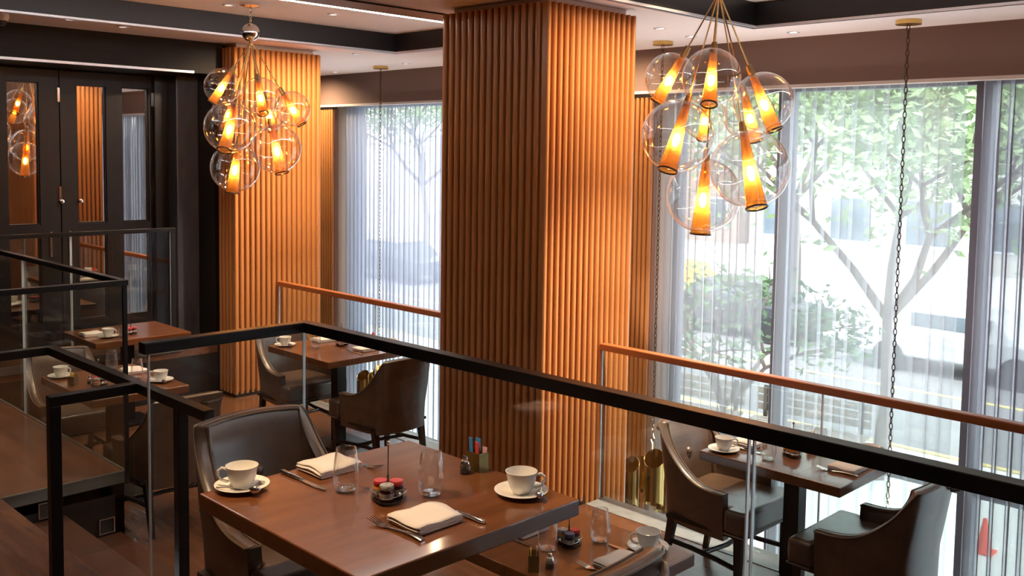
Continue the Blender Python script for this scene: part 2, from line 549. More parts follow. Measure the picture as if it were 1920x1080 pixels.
window(1, 8.0, 10.15, [], 'tall far window behind pale sheer curtain, left of the big slatted pillar')
window(2, -1.0, 5.2, [4.10, 2.52, .9], 'wide tall window behind sheers at right, trees outside')
window(3, -3.9, -1.1, [], 'tall window beyond the right edge, behind the viewer')
structure('wall_pier', MB().box(7.06, 7.5, 5.2, 8.0, ZG, 2.40).box(7.06, 7.5, 10.15, 11.6, ZG, 2.40), 'side_wall', 'wall pier between the two window bays', 'wall')

# ------------------------------------------------------------------ slatted pillars
ZS = 2.66


def slat_mesh(length, w=.046, d=.034):
    prof = [(-w / 2, 0), (-w / 2, d * .35), (-w * .30, d * .52), (0, d * .76), (w * .22, d * .95), (w * .34, d), (w * .43, d * .92), (w / 2, d * .66), (w / 2, 0)]
    return MB().prism(prof, 0, length).mesh('slat', 'slat_wood', True, 50)


SL_A = slat_mesh(ZS - (ZB + .03))
SL_B = slat_mesh(ZS - (ZG + .02))
def slat_mesh_round(length, w=.038, d=.032):
    prof = [(-w / 2, 0), (-w / 2, d * .5)] + [(-w / 2 * math.cos(PI * i / 6), d * (.55 + .45 * math.sin(PI * i / 6))) for i in range(1, 6)] + [(w / 2, d * .5), (w / 2, 0)]
    return MB().prism(prof, 0, length).mesh('slat', 'slat_wood', True, 50)


SL_R = slat_mesh_round(ZS - (ZB + .03))
SL_RB = slat_mesh_round(ZS - (ZG + .02))
SL_D = slat_mesh_round(2.27 - (ZG + .02))


def slat(parent, mesh, x, y, z, rz):
    o = bpy.data.objects.new('slat', mesh)
    COL.objects.link(o)
    o.parent = parent
    p = parent.location
    o.location = (x - p.x, y - p.y, z - p.z)
    o.rotation_euler = (0, 0, rz)


def pillar(name, x0, x1, y0, y1, label, faces):
    root = thing(name, label, 'pillar', ((x0 + x1) / 2, (y0 + y1) / 2, ZB), kind='structure')
    p = root.location
    t = .03
    core = MB().box(x0 + t - p.x, x1 - t - p.x, y0 + t - p.y, y1 - t - p.y, ZG - ZB + .01, ZS - p.z - .01)
    core.build('core', 'slat_back', root, smooth=False)
    MB().box(x0 + .06 - p.x, x1 - .06 - p.x, y0 + .06 - p.y, y1 - .06 - p.y, ZS - p.z - .01, CL - p.z - .002).build('shadow_gap', 'ceiling_low', root, smooth=False)
    MB().box(x0 + .01 - p.x, min(x1, 4.66) - p.x, y0 + .01 - p.y, y1 - .01 - p.y, .002, .05).build('plinth', 'black_wood', root, smooth=False)
    pitch = .055
    if 'front' in faces:        # facing -y
        n = int(round((x1 - x0) / pitch))
        for i in range(n):
            x = x0 + (i + .5) * (x1 - x0) / n
            m, z = (SL_A, ZB + .03) if x < 4.66 else (SL_B, ZG + .02)
            slat(root, m, x, y0 + t, z, PI)
    if 'left' in faces:         # facing -x
        n = int(round((y1 - y0) / .060))
        for i in range(n):
            y = y0 + (i + .5) * (y1 - y0) / n
            if i == 0 or y > 8.13:
                continue
            slat(root, SL_R, x0 + t, y, ZB + .03, PI / 2)
        MB().box(x0 + .004 - p.x, x0 + t - p.x, y0 + .004 - p.y, y0 + .05 - p.y, .03, ZS - p.z).build('corner_board', 'slat_wood', root, smooth=False, bevel=.004)
    if 'rear' in faces:         # facing +y
        n = int(round((x1 - x0) / pitch))
        for i in range(n):
            x = x0 + (i + .5) * (x1 - x0) / n
            slat(root, SL_R if x < 4.66 else SL_RB, x, y1 - t, ZB + .03 if x < 4.66 else ZG + .02, 0)
    return root


pillar('pillar', 4.225, 5.10, 3.93, 4.89, 'big square pillar clad in vertical wood slats in the middle', ('front', 'left', 'rear'))
pillar('pillar.001', 4.345, 5.27, 7.83, 8.74, 'far slatted wood pillar beside the black doors', ('front', 'left'))


def slat_wall(name, y0, y1, label):
    root = thing(name, label, 'panel', (7.0, (y0 + y1) / 2, ZG), kind='structure')
    MB().box(.0, .06, y0 - root.location.y, y1 - root.location.y, .0, 2.28 - ZG).build('backing', 'slat_back', root, smooth=False)
    MB().box(-.03, .0, y0 - root.location.y, y1 - root.location.y, 2.27 - ZG, 2.30 - ZG).build('head_trim', 'black_wood', root, smooth=False)
    n = int(round((y1 - y0) / .0515))
    for i in range(n):
        slat(root, SL_D, 7.0, y0 + (i + .5) * (y1 - y0) / n, ZG + .02, PI / 2)


slat_wall('wall_panel', 5.19, 6.2, 'slatted wood wall panel at the window, right behind the big pillar')
slat_wall('wall_panel.001', 10.12, 11.4, 'slatted wood wall panel at the window, beyond the far pillar')

# ------------------------------------------------------------------ black doors with mirrored panes
structure('wall_lintel', MB().box(-3, 4.34, 8.02, 8.75, 2.42, CL - .001), 'dark_wall', 'black bulkhead over the mirrored doors', 'wall')
structure('trim_9', MB().box(-3, 4.06, 8.0, 8.02, 2.415, 2.435), 'silver_lip', 'thin pale strip drawing the highlight under the black bulkhead', 'strip')  # bulkhead edge highlight put in as a pale metal strip
structure('trim_11', MB().box(4.325, 4.372, 8.15, 8.74, ZB, CL - .002), 'black_wood', 'black board closing the rear of the far slatted pillar', 'board')
structure('column', MB().box(4.11, 4.325, 8.45, 8.75, ZB, CL - .002), 'dark_column', 'square charcoal column between the doors and the far slatted pillar', 'column', bevel=.006)
structure('door_jamb', MB().box(3.985, 4.11, 8.62, 8.75, 0, 2.42), 'black_wood', 'black door jamb beside the charcoal column', 'jamb', bevel=.004)


def door(n, x0, x1, panes, label, handle_x):
    root = thing('door_%d' % n, label, 'door', ((x0 + x1) / 2, 8.70, 0.0), kind='structure')
    cx = (x0 + x1) / 2
    zs = [(.22, .98), (1.08, 2.30)]
    b = MB()
    xs = [x0] + [v for p in panes for v in p] + [x1]
    for i in range(0, len(xs), 2):
        b.box(xs[i] - cx, xs[i + 1] - cx, -.025, .04, .012, 2.41)
    for (a, c) in panes:
        b.box(a - cx, c - cx, -.025, .04, .012, zs[0][0]).box(a - cx, c - cx, -.025, .04, zs[0][1], zs[1][0]).box(a - cx, c - cx, -.025, .04, zs[1][1], 2.41)
    b.build('frame', 'door_paint', root, smooth=False)
    for (a, c) in panes:
        for (z0, z1) in zs:
            MB().box(a - cx, c - cx, .005, .015, z0, z1).build('pane', 'mirror', root, smooth=False)
            bd = MB()
            e = .012
            bd.box(a - cx, c - cx, -.012, .004, z0, z0 + e).box(a - cx, c - cx, -.012, .004, z1 - e, z1).box(a - cx, a - cx + e, -.012, .004, z0, z1).box(c - cx - e, c - cx, -.012, .004, z0, z1)
            bd.build('bead', 'door_paint', root, smooth=False)
    h = MB().box(handle_x - cx - .012, handle_x - cx + .012, -.035, -.025, .80, 1.02)
    h.build('handle_plate', 'steel', root, smooth=False, bevel=.003)
    MB().lathe([(0, 0), (.018, 0), (.018, .03), (0, .035)], 12, (handle_x - cx + .09, -.025, 1.28), (0, -1, 0)).build('knob', 'steel', root)
    for zh in (1.35, 2.2):
        MB().box(x1 - cx - .012, x1 - cx + .006, -.035, -.025, zh - .06, zh + .06).build('hinge', 'steel', root, smooth=False)
    return root


door(1, 2.20, 3.155, [(2.33, 2.59), (2.73, 2.99)], 'black door with tall mirrored panes at the far left edge', 3.07)
door(2, 3.165, 3.985, [(3.30, 3.56), (3.70, 3.95)], 'black door with mirrored panes beside the charcoal column', 3.23)
structure('wall_side', MB().box(-3, 2.19, 8.60, 8.75, 0, 2.42), 'dark_wall', 'black wall left of the mirrored doors', 'wall')

# ------------------------------------------------------------------ balustrades


def glass_panel(parent, p, q, z0, z1, t=.012, edge_a=True, edge_b=True):
    p, q = Vector(p), Vector(q)
    d = (q - p).normalized()
    g = MB().bar((p.x, p.y, (z0 + z1) / 2), (q.x, q.y, (z0 + z1) / 2), t, z1 - z0).build('glass_panel', 'rail_glass', parent, smooth=False)
    for on, c, s in ((edge_a, p, 1), (edge_b, q, -1)):
        if on:
            c2 = c - d * s * .0045
            MB().bar((c2.x - d.x * .002, c2.y - d.y * .002, (z0 + z1) / 2), (c2.x + d.x * .002, c2.y + d.y * .002, (z0 + z1) / 2), t, z1 - z0).build('edge', 'glass_edge', g, smooth=False)
    return g


# A: around the camera platform
ra = thing('balustrade', 'long black-topped glass balustrade running corner to right edge behind the near table', 'railing')
c0, c1, c2 = (1.495, 3.365), (2.185, 3.365), (2.262, .2)
zt = 1.03
MB().bar((c0[0], c0[1], zt), (c1[0] + .022, c1[1], zt), .05, .042).build('top_rail', 'black_metal', ra, smooth=False, bevel=.003)
MB().bar((c1[0], c1[1] - .022, zt), (c2[0], c2[1], zt), .05, .042).build('top_rail', 'black_metal', ra, smooth=False, bevel=.003)
glass_panel(ra, (c0[0] + .03, c0[1]), (c1[0] - .01, c1[1]), .02, zt - .015, edge_b=False)


def on_a(y):
    t = (y - c1[1]) / (c2[1] - c1[1])
    return (c1[0] + (c2[0] - c1[0]) * t, y)


glass_panel(ra, on_a(3.37), on_a(1.325), .02, zt - .015)
glass_panel(ra, on_a(1.30), on_a(.2), .02, zt - .015)
MB().bar((*on_a(3.37), .012), (*on_a(.2), .012), .04, .02).bar((c0[0] + .03, c0[1], .012), (c1[0] - .02, c1[1], .012), .04, .02).build('floor_channel', 'dark_steel', ra, smooth=False)

# B: lower black frame over the stair
rb = thing('stair_rail', 'low black square-tube railing with a post, left of the near table', 'railing')
zb = .73
MB().bar((1.765, 3.382, zb), (1.765, 5.045, zb), .045, .042).build('top_rail', 'black_metal', rb, smooth=False, bevel=.003)
MB().bar((1.39, 4.00, zb), (1.743, 4.00, zb), .045, .042).build('top_rail', 'black_metal', rb, smooth=False, bevel=.003)
MB().bar((1.743, 5.022, zb), (.9, 5.022, zb), .045, .042).build('top_rail', 'black_metal', rb, smooth=False, bevel=.003)
MB().box(1.39, 1.435, 3.9775, 4.0225, 0, zb - .021).build('post', 'black_metal', rb, smooth=False, bevel=.003)
MB().box(1.745, 1.79, 3.60, 3.645, -.166, zb - .021).build('post', 'black_metal', rb, smooth=False, bevel=.003)
MB().box(.88, .925, 5.0, 5.045, 0, zb - .021).build('post', 'black_metal', rb, smooth=False, bevel=.003)
glass_panel(rb, (1.44, 4.00), (1.74, 4.00), .05, zb - .02, edge_b=False)

# C: glass guard on the far raised floor
rc = thing('balustrade', 'slim dark-railed glass guard turning a corner above the stair, far left', 'railing')
MB().bar((.3, 5.06, 1.035), (2.175, 5.06, 1.035), .04, .03).build('top_rail', 'black_metal', rc, smooth=False, bevel=.003)
MB().bar((2.16, 5.08, 1.035), (2.16, 8.06, 1.035), .04, .03).build('top_rail', 'black_metal', rc, smooth=False, bevel=.003)
MB().box(2.15, 2.17, 5.05, 5.07, -.06, 1.02).build('post', 'black_metal', rc, smooth=False)
glass_panel(rc, (.3, 5.06), (2.145, 5.06), -.05, 1.025, edge_b=False)
glass_panel(rc, (2.16, 5.08), (2.16, 6.6), .01, 1.025)
glass_panel(rc, (2.16, 6.62), (2.16, 8.06), .01, 1.025)

# D: guard in front of the doors
rd = thing('balustrade', 'dark-framed glass guard in front of the mirrored doors', 'railing')
MB().bar((2.2, 8.16, 1.035), (3.92, 8.16, 1.035), .04, .035).build('top_rail', 'black_metal', rd, smooth=False, bevel=.003)
MB().box(3.90, 3.945, 8.14, 8.18, 0, 1.05).build('post', 'black_metal', rd, smooth=False, bevel=.003)
glass_panel(rd, (2.2, 8.16), (3.03, 8.16), .01, 1.02)
glass_panel(rd, (3.05, 8.16), (3.895, 8.16), .01, 1.02)

# E: wooden handrail at the window side, two runs
for (ya, yb, joints, lab) in ((-2.5, 3.93, [2.40, .6, -1.0], 'wooden-topped glass railing at right along the window side'), (4.90, 7.83, [6.35], 'wooden-topped glass railing between the two slatted pillars')):
    re_ = thing('handrail', lab, 'railing')
    MB().bar((4.80, ya, .515), (4.80, yb, .515), .055, .045).build('top_rail', 'rail_wood', re_, smooth=False, bevel=.006)
    ys = sorted([ya] + joints + [yb])
    for a, c in zip(ys, ys[1:]):
        glass_panel(re_, (4.80, a + .006), (4.80, c - .006), ZB + .01, .50, edge_a=(a != ya), edge_b=True)

# step lights
for i, (x, z) in enumerate(((1.755, -.112), (2.06, -.278))):
    sl = thing('step_light', ('upper left' if i == 0 else 'lower right') + ' small square steel-framed step light on the black stair side', 'light', (x, 5.098, z), group='step lights on the stair side')
    b = MB()
    w, e = .042, .006
    b.box(-w, w, -.012, 0, -w, -w + e).box(-w, w, -.012, 0, w - e, w).box(-w, -w + e, -.012, 0, -w + e, w - e).box(w - e, w, -.012, 0, -w + e, w - e)
    b.build('frame', 'steel', sl, smooth=False)
    MB().box(-w + e, w - e, -.004, 0, -w + e, w - e).build('lens', 'holder_dark', sl, smooth=False)

# ------------------------------------------------------------------ curtains


def curtain(name, y0, y1, x, wl, amp, mat, label, seed, zt=2.325, zb=ZG + .02, group=None):
    rnd = random.Random(seed)
    root = thing(name, label, 'curtain', (x, (y0 + y1) / 2, zb), group=group)
    cy = (y0 + y1) / 2
    n = max(2, int(round((y1 - y0) / wl)))
    per = 12
    rows = [0, .35, .7, .9, .975, 1.0]
    amps = [rnd.uniform(.75, 1.25) for _ in range(n + 1)]
    vs, fs = [], []
    cols = n * per + 1
    wid = [rnd.uniform(.75, 1.25) for _ in range(n)]
    tot = sum(wid)
    edges = [0]
    for w in wid:
        edges.append(edges[-1] + w / tot)
    for k, t in enumerate(rows):
        for i in range(cols):
            p = i / per
            j = min(int(p), n - 1)
            fr = p - j
            y = y0 + (y1 - y0) * (edges[j] + (edges[j + 1] - edges[j]) * fr) - cy
            a = amp * (amps[j] * (1 - fr) + amps[j + 1] * fr) * (1.0 if k < 4 else .7)
            # ripple fold: flat front, tight return
            xx = a * (math.sin(2 * PI * fr) + .25 * math.sin(4 * PI * fr + .6 * k))
            yy = y + .35 * a * math.sin(4 * PI * fr)
            vs.append((xx, yy, t * (zt - zb)))
    for k in range(len(rows) - 1):
        for i in range(cols - 1):
            a = k * cols + i
            fs.append((a, a + 1, a + cols + 1, a + cols))
    mb = MB()
    mb.add(vs, fs)
    mb.build('fabric', mat, root, angle=80)
    MB().box(-.02, .02, y0 - cy, y1 - cy, zt - zb - .004, zt - zb + .012).build('heading_track', 'soffit_trim', root, smooth=False)
    return root


curtain('curtain', 8.02, 10.08, 7.16, .085, .030, 'sheer_white', 'pale blue-white sheer curtain on the far window, left of the big pillar', 3)
curtain('curtain', 4.16, 5.17, 7.16, .085, .030, 'sheer_thin', 'sheer curtain next to the big pillar, behind the large globe cluster', 5)
curtain('curtain', 2.58, 4.04, 7.16, .115, .026, 'sheer_thin' if 'sheer_thin' in M else 'sheer_white', 'wide thin sheer with widely spaced folds, trees showing through', 7)
curtain('curtain', .2, 2.47, 7.16, .10, .045, 'sheer_grey', 'dense grey sheer bunched at the right edge', 9)
curtain('curtain', -3.8, .1, 7.16, .10, .040, 'sheer_white', 'sheer curtain beyond the right edge, out of view', 11)

# ------------------------------------------------------------------ ceiling fixtures
DL = thing('downlight', '', 'light', group='recessed downlights in the ceilings')
MB().lathe([(.030, .004), (.030, -.004), (.042, -.006), (.048, 0), (.048, .006)], 20).build('trim_ring', 'silver_lip', DL)
MB().lathe([(0, .002), (.031, .002)], 20).build('lens', 'lamp_lens', DL)
dlk = Kit(DL)
for (x, y, z, lab) in ((3.62, 6.99 - .4, CW, 'round downlight in the far recess, left of the globe lamp canopy'), (4.40, 6.38, CW, 'round downlight in the far recess, right of the globe lamp canopy'),
                       (5.62, 7.75, CL, 'downlight in the low ceiling near the far pillar top'), (6.75, 9.75, CL, 'downlight in the low ceiling above the far window curtain'),
                       (6.55, 8.15, CL, 'downlight beside the big pillar, left of it at the far window'), (5.90, 4.35, CL, 'downlight just right of the big pillar top'),
                       (6.45, 4.45, CL, 'downlight behind the big globe cluster cords'), (6.70, 3.7, CL, 'faint round downlight above the wide thin sheer'),
                       (2.80, 7.45, CL, 'downlight on the ceiling strip over the doors, nearer the left edge'), (3.24, 7.55, CL, 'downlight on the ceiling strip over the doors, nearer the column')):
    dlk.put((x, y, z - .003), 0, lab)

sc_ = thing('security_camera', 'small white dome security camera on the ceiling in the upper left corner', 'camera', (2.36, 7.55, CL))
MB().lathe([(0, 0), (.05, 0), (.05, -.03), (.042, -.05), (0, -.05)], 20).build('housing', 'camera_white', sc_)
MB().lathe([(.034, -.05), (.030, -.072), (.018, -.086), (0, -.09)], 20).build('dome', 'holder_dark', sc_)

# ------------------------------------------------------------------ globe cluster chandeliers


def chandelier(label, apex, canopy, ball_r, globes):
    root = thing('globe_chandelier', label, 'chandelier', canopy, group='clear glass globe cluster lamps')
    C = Vector(canopy)
    A = Vector(apex) - C
    MB().lathe([(0, 0), (.075, 0), (.075, -.018), (.02, -.03), (0, -.03)], 24).build('canopy', 'chrome', root)
    top = A.z + ball_r
    # chain links
    ch = MB()
    L = -top - .03
    k = max(2, int(L / .034))
    for i in range(k):
        zc = -.03 - L * (i + .5) / k
        ring = []
        for j in range(10):
            a = 2 * PI * j / 10
            u, w = .010 * math.cos(a), .021 * math.sin(a)
            ring.append((A.x + u, A.y, zc + w) if i % 2 else (A.x, A.y + u, zc + w))
        ch.tube(ring, .0028, 5, closed=True)
    ch.build('chain', 'gold_fine', root)
    MB().ball((A.x, A.y, A.z), ball_r, 28).build('ball', 'chrome', root)
    ap = Vector((A.x, A.y, A.z - ball_r * .9))
    for (x, y, z, R) in globes:
        c = Vector((x, y, z)) - C
        u = (c - ap).normalized()
        g = MB().ball(c, R, 40).build('globe', 'globe_glass', root)
        t, b = c - u * R, c + u * (R + .006)
        r1 = R * .27
        ln = (b - t).length
        MB().lathe([(.016, 0), (.018, ln * .05), (r1, ln)], 28, t, u).build('amber_cone', 'amber_glass', g)
        ring = []
        q = Vector((0, 0, 1)).rotation_difference(u)
        for j in range(28):
            a = 2 * PI * j / 28
            ring.append(b + q @ Vector((r1 * math.cos(a), r1 * math.sin(a), 0)))
        MB().tube(ring, .0045, 6, closed=True).build('rim', 'dark_steel', g)
        MB().lathe([(.0, -.05), (.014, -.05), (.018, -.01), (.018, .012), (0, .012)], 16, t, u).build('cap', 'brass_dark', g)
        bc = c + u * R * .12
        bl = R * .20
        MB().lathe([(.001 + .016 * math.sin(PI * i / 8), -bl * math.cos(PI * i / 8)) for i in range(9)], 12, bc, u).build('bulb', 'bulb', g)
        MB().tube([t + u * .01, bc - u * bl], .006, 6).build('lamp_stem', 'brass_dark', g)
        MB().tube([ap, t - u * .05], .0042, 6).build('cord', 'gold_fine', g)
    return root


chandelier('large cluster of clear glass globes with amber cones, hanging at right before the window', (4.099, 2.671, 2.62), (4.099, 2.671, CW), .075,
           [(3.995, 2.873, 2.139, 0.128), (3.91, 2.576, 2.125, 0.139), (4.133, 2.428, 2.017, 0.143), (3.78, 2.669, 1.846, 0.171), (4.318, 2.876, 1.952, 0.115), (4.337, 2.624, 1.962, 0.13), (3.954, 2.38, 1.697, 0.183), (4.076, 2.712, 1.557, 0.186)])
chandelier('far cluster of clear glass globes with amber cones, hanging at left before the far pillar', (3.69, 6.40, 2.608), (3.69, 6.41, CW), .066,
           [(3.54, 6.544, 2.213, 0.133), (3.629, 6.165, 2.132, 0.137), (3.894, 6.167, 2.057, 0.129), (3.399, 6.182, 1.906, 0.179), (3.678, 6.696, 2.027, 0.133), (3.86, 6.436, 2.021, 0.128), (3.747, 6.147, 1.762, 0.178), (3.615, 6.499, 1.62, 0.182)])

# ------------------------------------------------------------------ brass tube pendants over the lobby


def pendant(label, x, y, z_top, rot):
    root = thing('tube_pendant', label, 'pendant lamp', (x, y, CL), group='brass tube pendants over the lobby')
    MB().lathe([(0, 0), (.085, 0), (.085, -.03), (.02, -.035), (0, -.035)], 24).build('canopy', 'brass', root)
    ch = MB()
    L = CL - z_top - .10
    k = int(L / .042)
    for i in range(k):
        zc = -.035 - (L - .035) * (i + .5) / k
        ring = []
        for j in range(8):
            a = 2 * PI * j / 8
            u, w = .011 * math.cos(a), .026 * math.sin(a)
            ring.append((u, 0, zc + w) if i % 2 else (0, u, zc + w))
        ch.tube(ring, .0036, 4, closed=True)
    ch.build('chain', 'bronze_chain', root)
    zt = z_top - CL
    MB().tube([(.0, 0, zt + .10), (.022, 0, zt + .06), (0, 0, zt + .02), (-.022, 0, zt + .06)], .005, 6, closed=True).tube([(0, 0, zt + .02), (0, 0, zt - .3)], .006, 6).build('hook_rod', 'bronze_chain', root)
    for (dx, dy, r, h0, h1, cut) in ((-.03, -.03, .088, .0, .50, .06), (.15, -.06, .085, -.26, .62, .06), (.08, .15, .08, -.12, .44, .06), (-.10, .15, .07, -.06, .52, .05)):
        ca, sa = math.cos(rot), math.sin(rot)
        cx, cy = dx * ca - dy * sa, dx * sa + dy * ca
        n = 24
        vs, fs = [], []
        for (rr, flip) in ((r, 0), (r - .004, 1)):
            for end in (0, 1):
                for j in range(n):
                    a = 2 * PI * j / n
                    slant = cut * math.cos(a - .4) * (1 if end == 0 else -1)
                    z = zt + h0 - .1 + slant if end == 0 else zt - h1 + slant * .8
                    vs.append((cx + rr * math.cos(a), cy + rr * math.sin(a), z))
        for j in range(n):
            j2 = (j + 1) % n
            fs.append((n + j, n + j2, j2, j))
            fs.append((2 * n + j, 2 * n + j2, 3 * n + j2, 3 * n + j))
            fs.append((j, j2, 2 * n + j2, 2 * n + j))
            fs.append((n + j2, n + j, 3 * n + j, 3 * n + j2))
        mb = MB()
        mb.add(vs, fs)
        mb.build('tube', 'brass', root, angle=50)


pendant('brass tube pendant on a long chain behind the chair left of the big pillar', 6.6, 8.66, -.62, .3)
pendant('brass tube pendant hanging beside the big pillar, left of a leather chair', 6.6, 4.83, -.72, .3)
pendant('brass tube pendant on the long dark chain at right before the wide thin sheer', 6.6, 2.785, -.78, 1.2)

# ------------------------------------------------------------------ tables


def make_table(label, x0, x1, y0, y1, ztop, thick, floor, cat='table'):
    cx, cy = (x0 + x1) / 2, (y0 + y1) / 2
    root = thing('dining_table', label, cat, (cx, cy, floor), group='square wooden dining tables')
    h = ztop - floor
    MB().box(x0 - cx, x1 - cx, y0 - cy, y1 - cy, h - thick, h).build('tabletop', 'table_wood', root, smooth=False, bevel=.004)
    MB().box(-.17, .17, -.17, .17, h - thick - .012, h - thick).build('mounting_plate', 'black_metal', root, smooth=False)
    MB().box(-.042, .042, -.042, .042, .022, h - thick - .012).build('column', 'black_metal', root, smooth=False, bevel=.004)
    MB().box(-.17, .17, -.17, .17, 0, .022).build('base_plate', 'black_metal', root, smooth=False, bevel=.004)
    return root


ZA = .75
ZBT = .25
make_table('large reddish wooden table nearest the viewer, set for two', 1.31, 2.09, 1.785, 2.572, ZA, .048, 0.0)
make_table('wooden table by the right window, behind the black rail', 4.12, 4.72, 1.96, 2.72, ZBT, .048, ZB)
make_table('wooden table between the two slatted pillars', 3.88, 4.62, 5.68, 6.49, ZBT, .048, ZB)
make_table('lower wooden table tucked beyond the right corner of the nearest table', 2.42, 3.02, 2.0, 2.80, ZBT, .048, ZB)
make_table('wooden table behind the stair rail, left of the nearest chair', 2.24, 2.85, 5.72, 6.56, ZBT, .048, ZB)
make_table('wooden table in front of the mirrored doors, far left', 2.93, 3.71, 7.40, 8.07, ZBT, .048, ZB)

# ------------------------------------------------------------------ leather tub chairs


def make_chair():
    root = thing('tub_chair', '', 'chair', group='brown leather tub chairs')
    half = [(.268, .135), (.262, -.02), (.248, -.14), (.232, -.222), (.208, -.258), (.165, -.274), (.08, -.288)]
    ctrl = [(-a, b) for a, b in half] + [(0, -.292)] + half[::-1]
    path = catmull([(a, b, 0) for a, b in ctrl], 6)
    T = .050

    def hgt(y, x):
        k = -.250
        if y <= k:
            return .806 + .010 * (1 - (x / .22) ** 2)
        t = min(1, (y - k) / .375)
        return .528 + .275 * (1 - t) ** 3.1

    def lean(p, z):
        w = max(0, min(1, (.12 - p.y) / .30))
        s = max(0, (z - .46) / .34)
        sx = .93 + .07 * min(1, max(0, (z - .28) / .25))
        return Vector((p.x * sx, p.y - .055 * s * w, z))

    rings = []
    n = len(path)
    outer_e, inner_e = [], []
    for i, p in enumerate(path):
        d = (path[min(i + 1, n - 1)] - path[max(i - 1, 0)]).normalized()
        inn = Vector((-d.y, d.x, 0))                    # towards the seat
        h = hgt(p.y, p.x)
        pts = []
        for k in range(7):                              # outside, bottom to top
            z = .285 + (h - .010 - .285) * k / 6
            pts.append(lean(p, z))
        pts.append(lean(p, h) + inn * .010)
        pts.append(lean(p, h + .002) + inn * (T / 2))
        pts.append(lean(p, h) + inn * (T - .010))
        for k in range(6):                              # inside, top to bottom
            z = h - .010 - (h - .010 - .40) * k / 5
            pad = .014 * math.sin(PI * k / 5) if p.y < -.2 else 0
            pts.append(lean(p, z) + inn * (T + pad))
        pts.append(lean(p, .285) + inn * T)
        rings.append(pts)
        outer_e.append(lean(p, h - .004) - inn * .001)
        inner_e.append(lean(p, h - .004) + inn * (T + .001))
    m = len(rings[0])
    vs = [v for rg in rings for v in rg]
    fs = []
    for i in range(n - 1):
        for j in range(m):
            j2 = (j + 1) % m
            fs.append((i * m + j, i * m + j2, (i + 1) * m + j2, (i + 1) * m + j))
    fs.append(tuple(range(m)))
    fs.append(tuple((n - 1) * m + j for j in range(m))[::-1])
    mb = MB()
    mb.add(vs, fs)
    back = mb.build('back', 'leather', root, angle=45)
    pp = MB()
    pp.tube(outer_e, .0042, 5).tube(inner_e, .0042, 5)
    for e, f_ in ((outer_e[0], inner_e[0]), (outer_e[-1], inner_e[-1])):
        pp.tube([e, f_], .004, 5)
    pp.build('piping', 'piping', back)
    MB().lathe([(0, .016), (.012, .014), (.021, .007), (.024, 0)], 16, (0, -.292 - .055 * .45 + T + .012, .615), (0, 1, .12)).build('button', 'leather', back)
    # dark grip on the outside of the back near the top
    MB().tube([(.07, -.345, .765), (.09, -.368, .768), (.16, -.352, .768), (.205, -.318, .768), (.205, -.30, .765)], .012, 8, flat=.8).build('grip', 'leather_dark', back)
    # seat
    poly = [(-.212, -.235), (.212, -.235), (.222, .140), (.272, .142), (.272, .27), (-.272, .27), (-.272, .142), (-.222, .140)]
    seat = MB().prism(poly, .335, .462).build('seat', 'leather', root, bevel=.028, segs=4)
    MB().box(-.25, .25, -.22, .25, .315, .334).build('seat_frame', 'black_wood', root, smooth=False)
    edge = [(-.27, .268, .338), (.27, .268, .338)]
    MB().tube(edge, .004, 5).tube([(-.272, .15, .338), (-.272, .268, .338)], .004, 5).tube([(.272, .15, .338), (.272, .268, .338)], .004, 5).build('piping', 'piping', seat)
    # legs
    for sx in (-1, 1):
        MB().taper((sx * .228, .215, 0), (sx * .236, .222, .335), .028, .028, .046, .046).build('leg', 'black_wood', root, smooth=False, bevel=.003)
        MB().taper((sx * .205, -.262, 0), (sx * .205, -.20, .335), .028, .028, .044, .05).build('leg', 'black_wood', root, smooth=False, bevel=.003)
        MB().tube([(sx * .230, .218, .15), (sx * .205, .08, .155), (sx * .195, -.08, .165), (sx * .205, -.235, .175)], .014, 8).build('stretcher', 'black_wood', root)
    MB().tube([(-.205, -.02, .16), (0, .01, .16), (.205, -.02, .16)], .013, 8).build('cross_stretcher', 'black_wood', root)
    return root


chk = Kit(make_chair())
for (x, y, z, rz, lab) in (
        (1.745, 2.735, 0, PI, 'leather chair with buttoned back drawn up to the far side of the nearest table'),
        (1.66, 1.64, 0, 0, 'leather chair whose back rim just shows at the bottom edge, near side of nearest table'),
        (4.44, 2.745, ZB, PI, 'leather chair facing right at the right window table, button showing on its back'),
        (4.36, 1.93, ZB, 0, 'leather chair seen from behind at the right window table'),
        (4.17, 6.50, ZB, PI, 'leather chair against the far slatted pillar, facing the table between the pillars'),
        (4.22, 5.52, ZB, 0, 'leather chair seen from behind, left of the big slatted pillar'),
        (2.60, 5.54, ZB, 0, 'leather chair with its back to the stair, only its rim above the low rail'),
        (2.53, 6.78, ZB, PI, 'leather chair at the far end of the table behind the stair rail')):
    chk.put((x, y, z), rz, lab)

# ------------------------------------------------------------------ tableware kits
G_CUP = 'white coffee cups on the tables'
cup = thing('coffee_cup', '', 'cup', group=G_CUP)
MB().lathe([(0, 0), (.024, 0), (.026, .004), (.033, .014), (.041, .034), (.0455, .060), (.0475, .066), (.0455, .0665), (.0435, .060), (.039, .034), (.030, .014), (.022, .007), (0, .006)], 36).build('body', 'ceramic', cup, angle=60)
MB().tube([(.0445, 0, .056), (.058, 0, .060), (.068, 0, .052), (.069, 0, .038), (.060, 0, .025), (.044, 0, .019), (.036, 0, .020)], [.0045, .0045, .0042, .0042, .0042, .0045, .004], 8).build('handle', 'ceramic', cup)
sau = tag(MB().lathe([(0, .004), (.030, .004), (.034, .0065), (.060, .011), (.079, .0175), (.080, .019), (.078, .0195), (.058, .0145), (.034, .010), (.029, .0075), (0, .0075)], 44).build('saucer', 'ceramic', angle=60), '', 'saucer', 'white saucers under the cups')
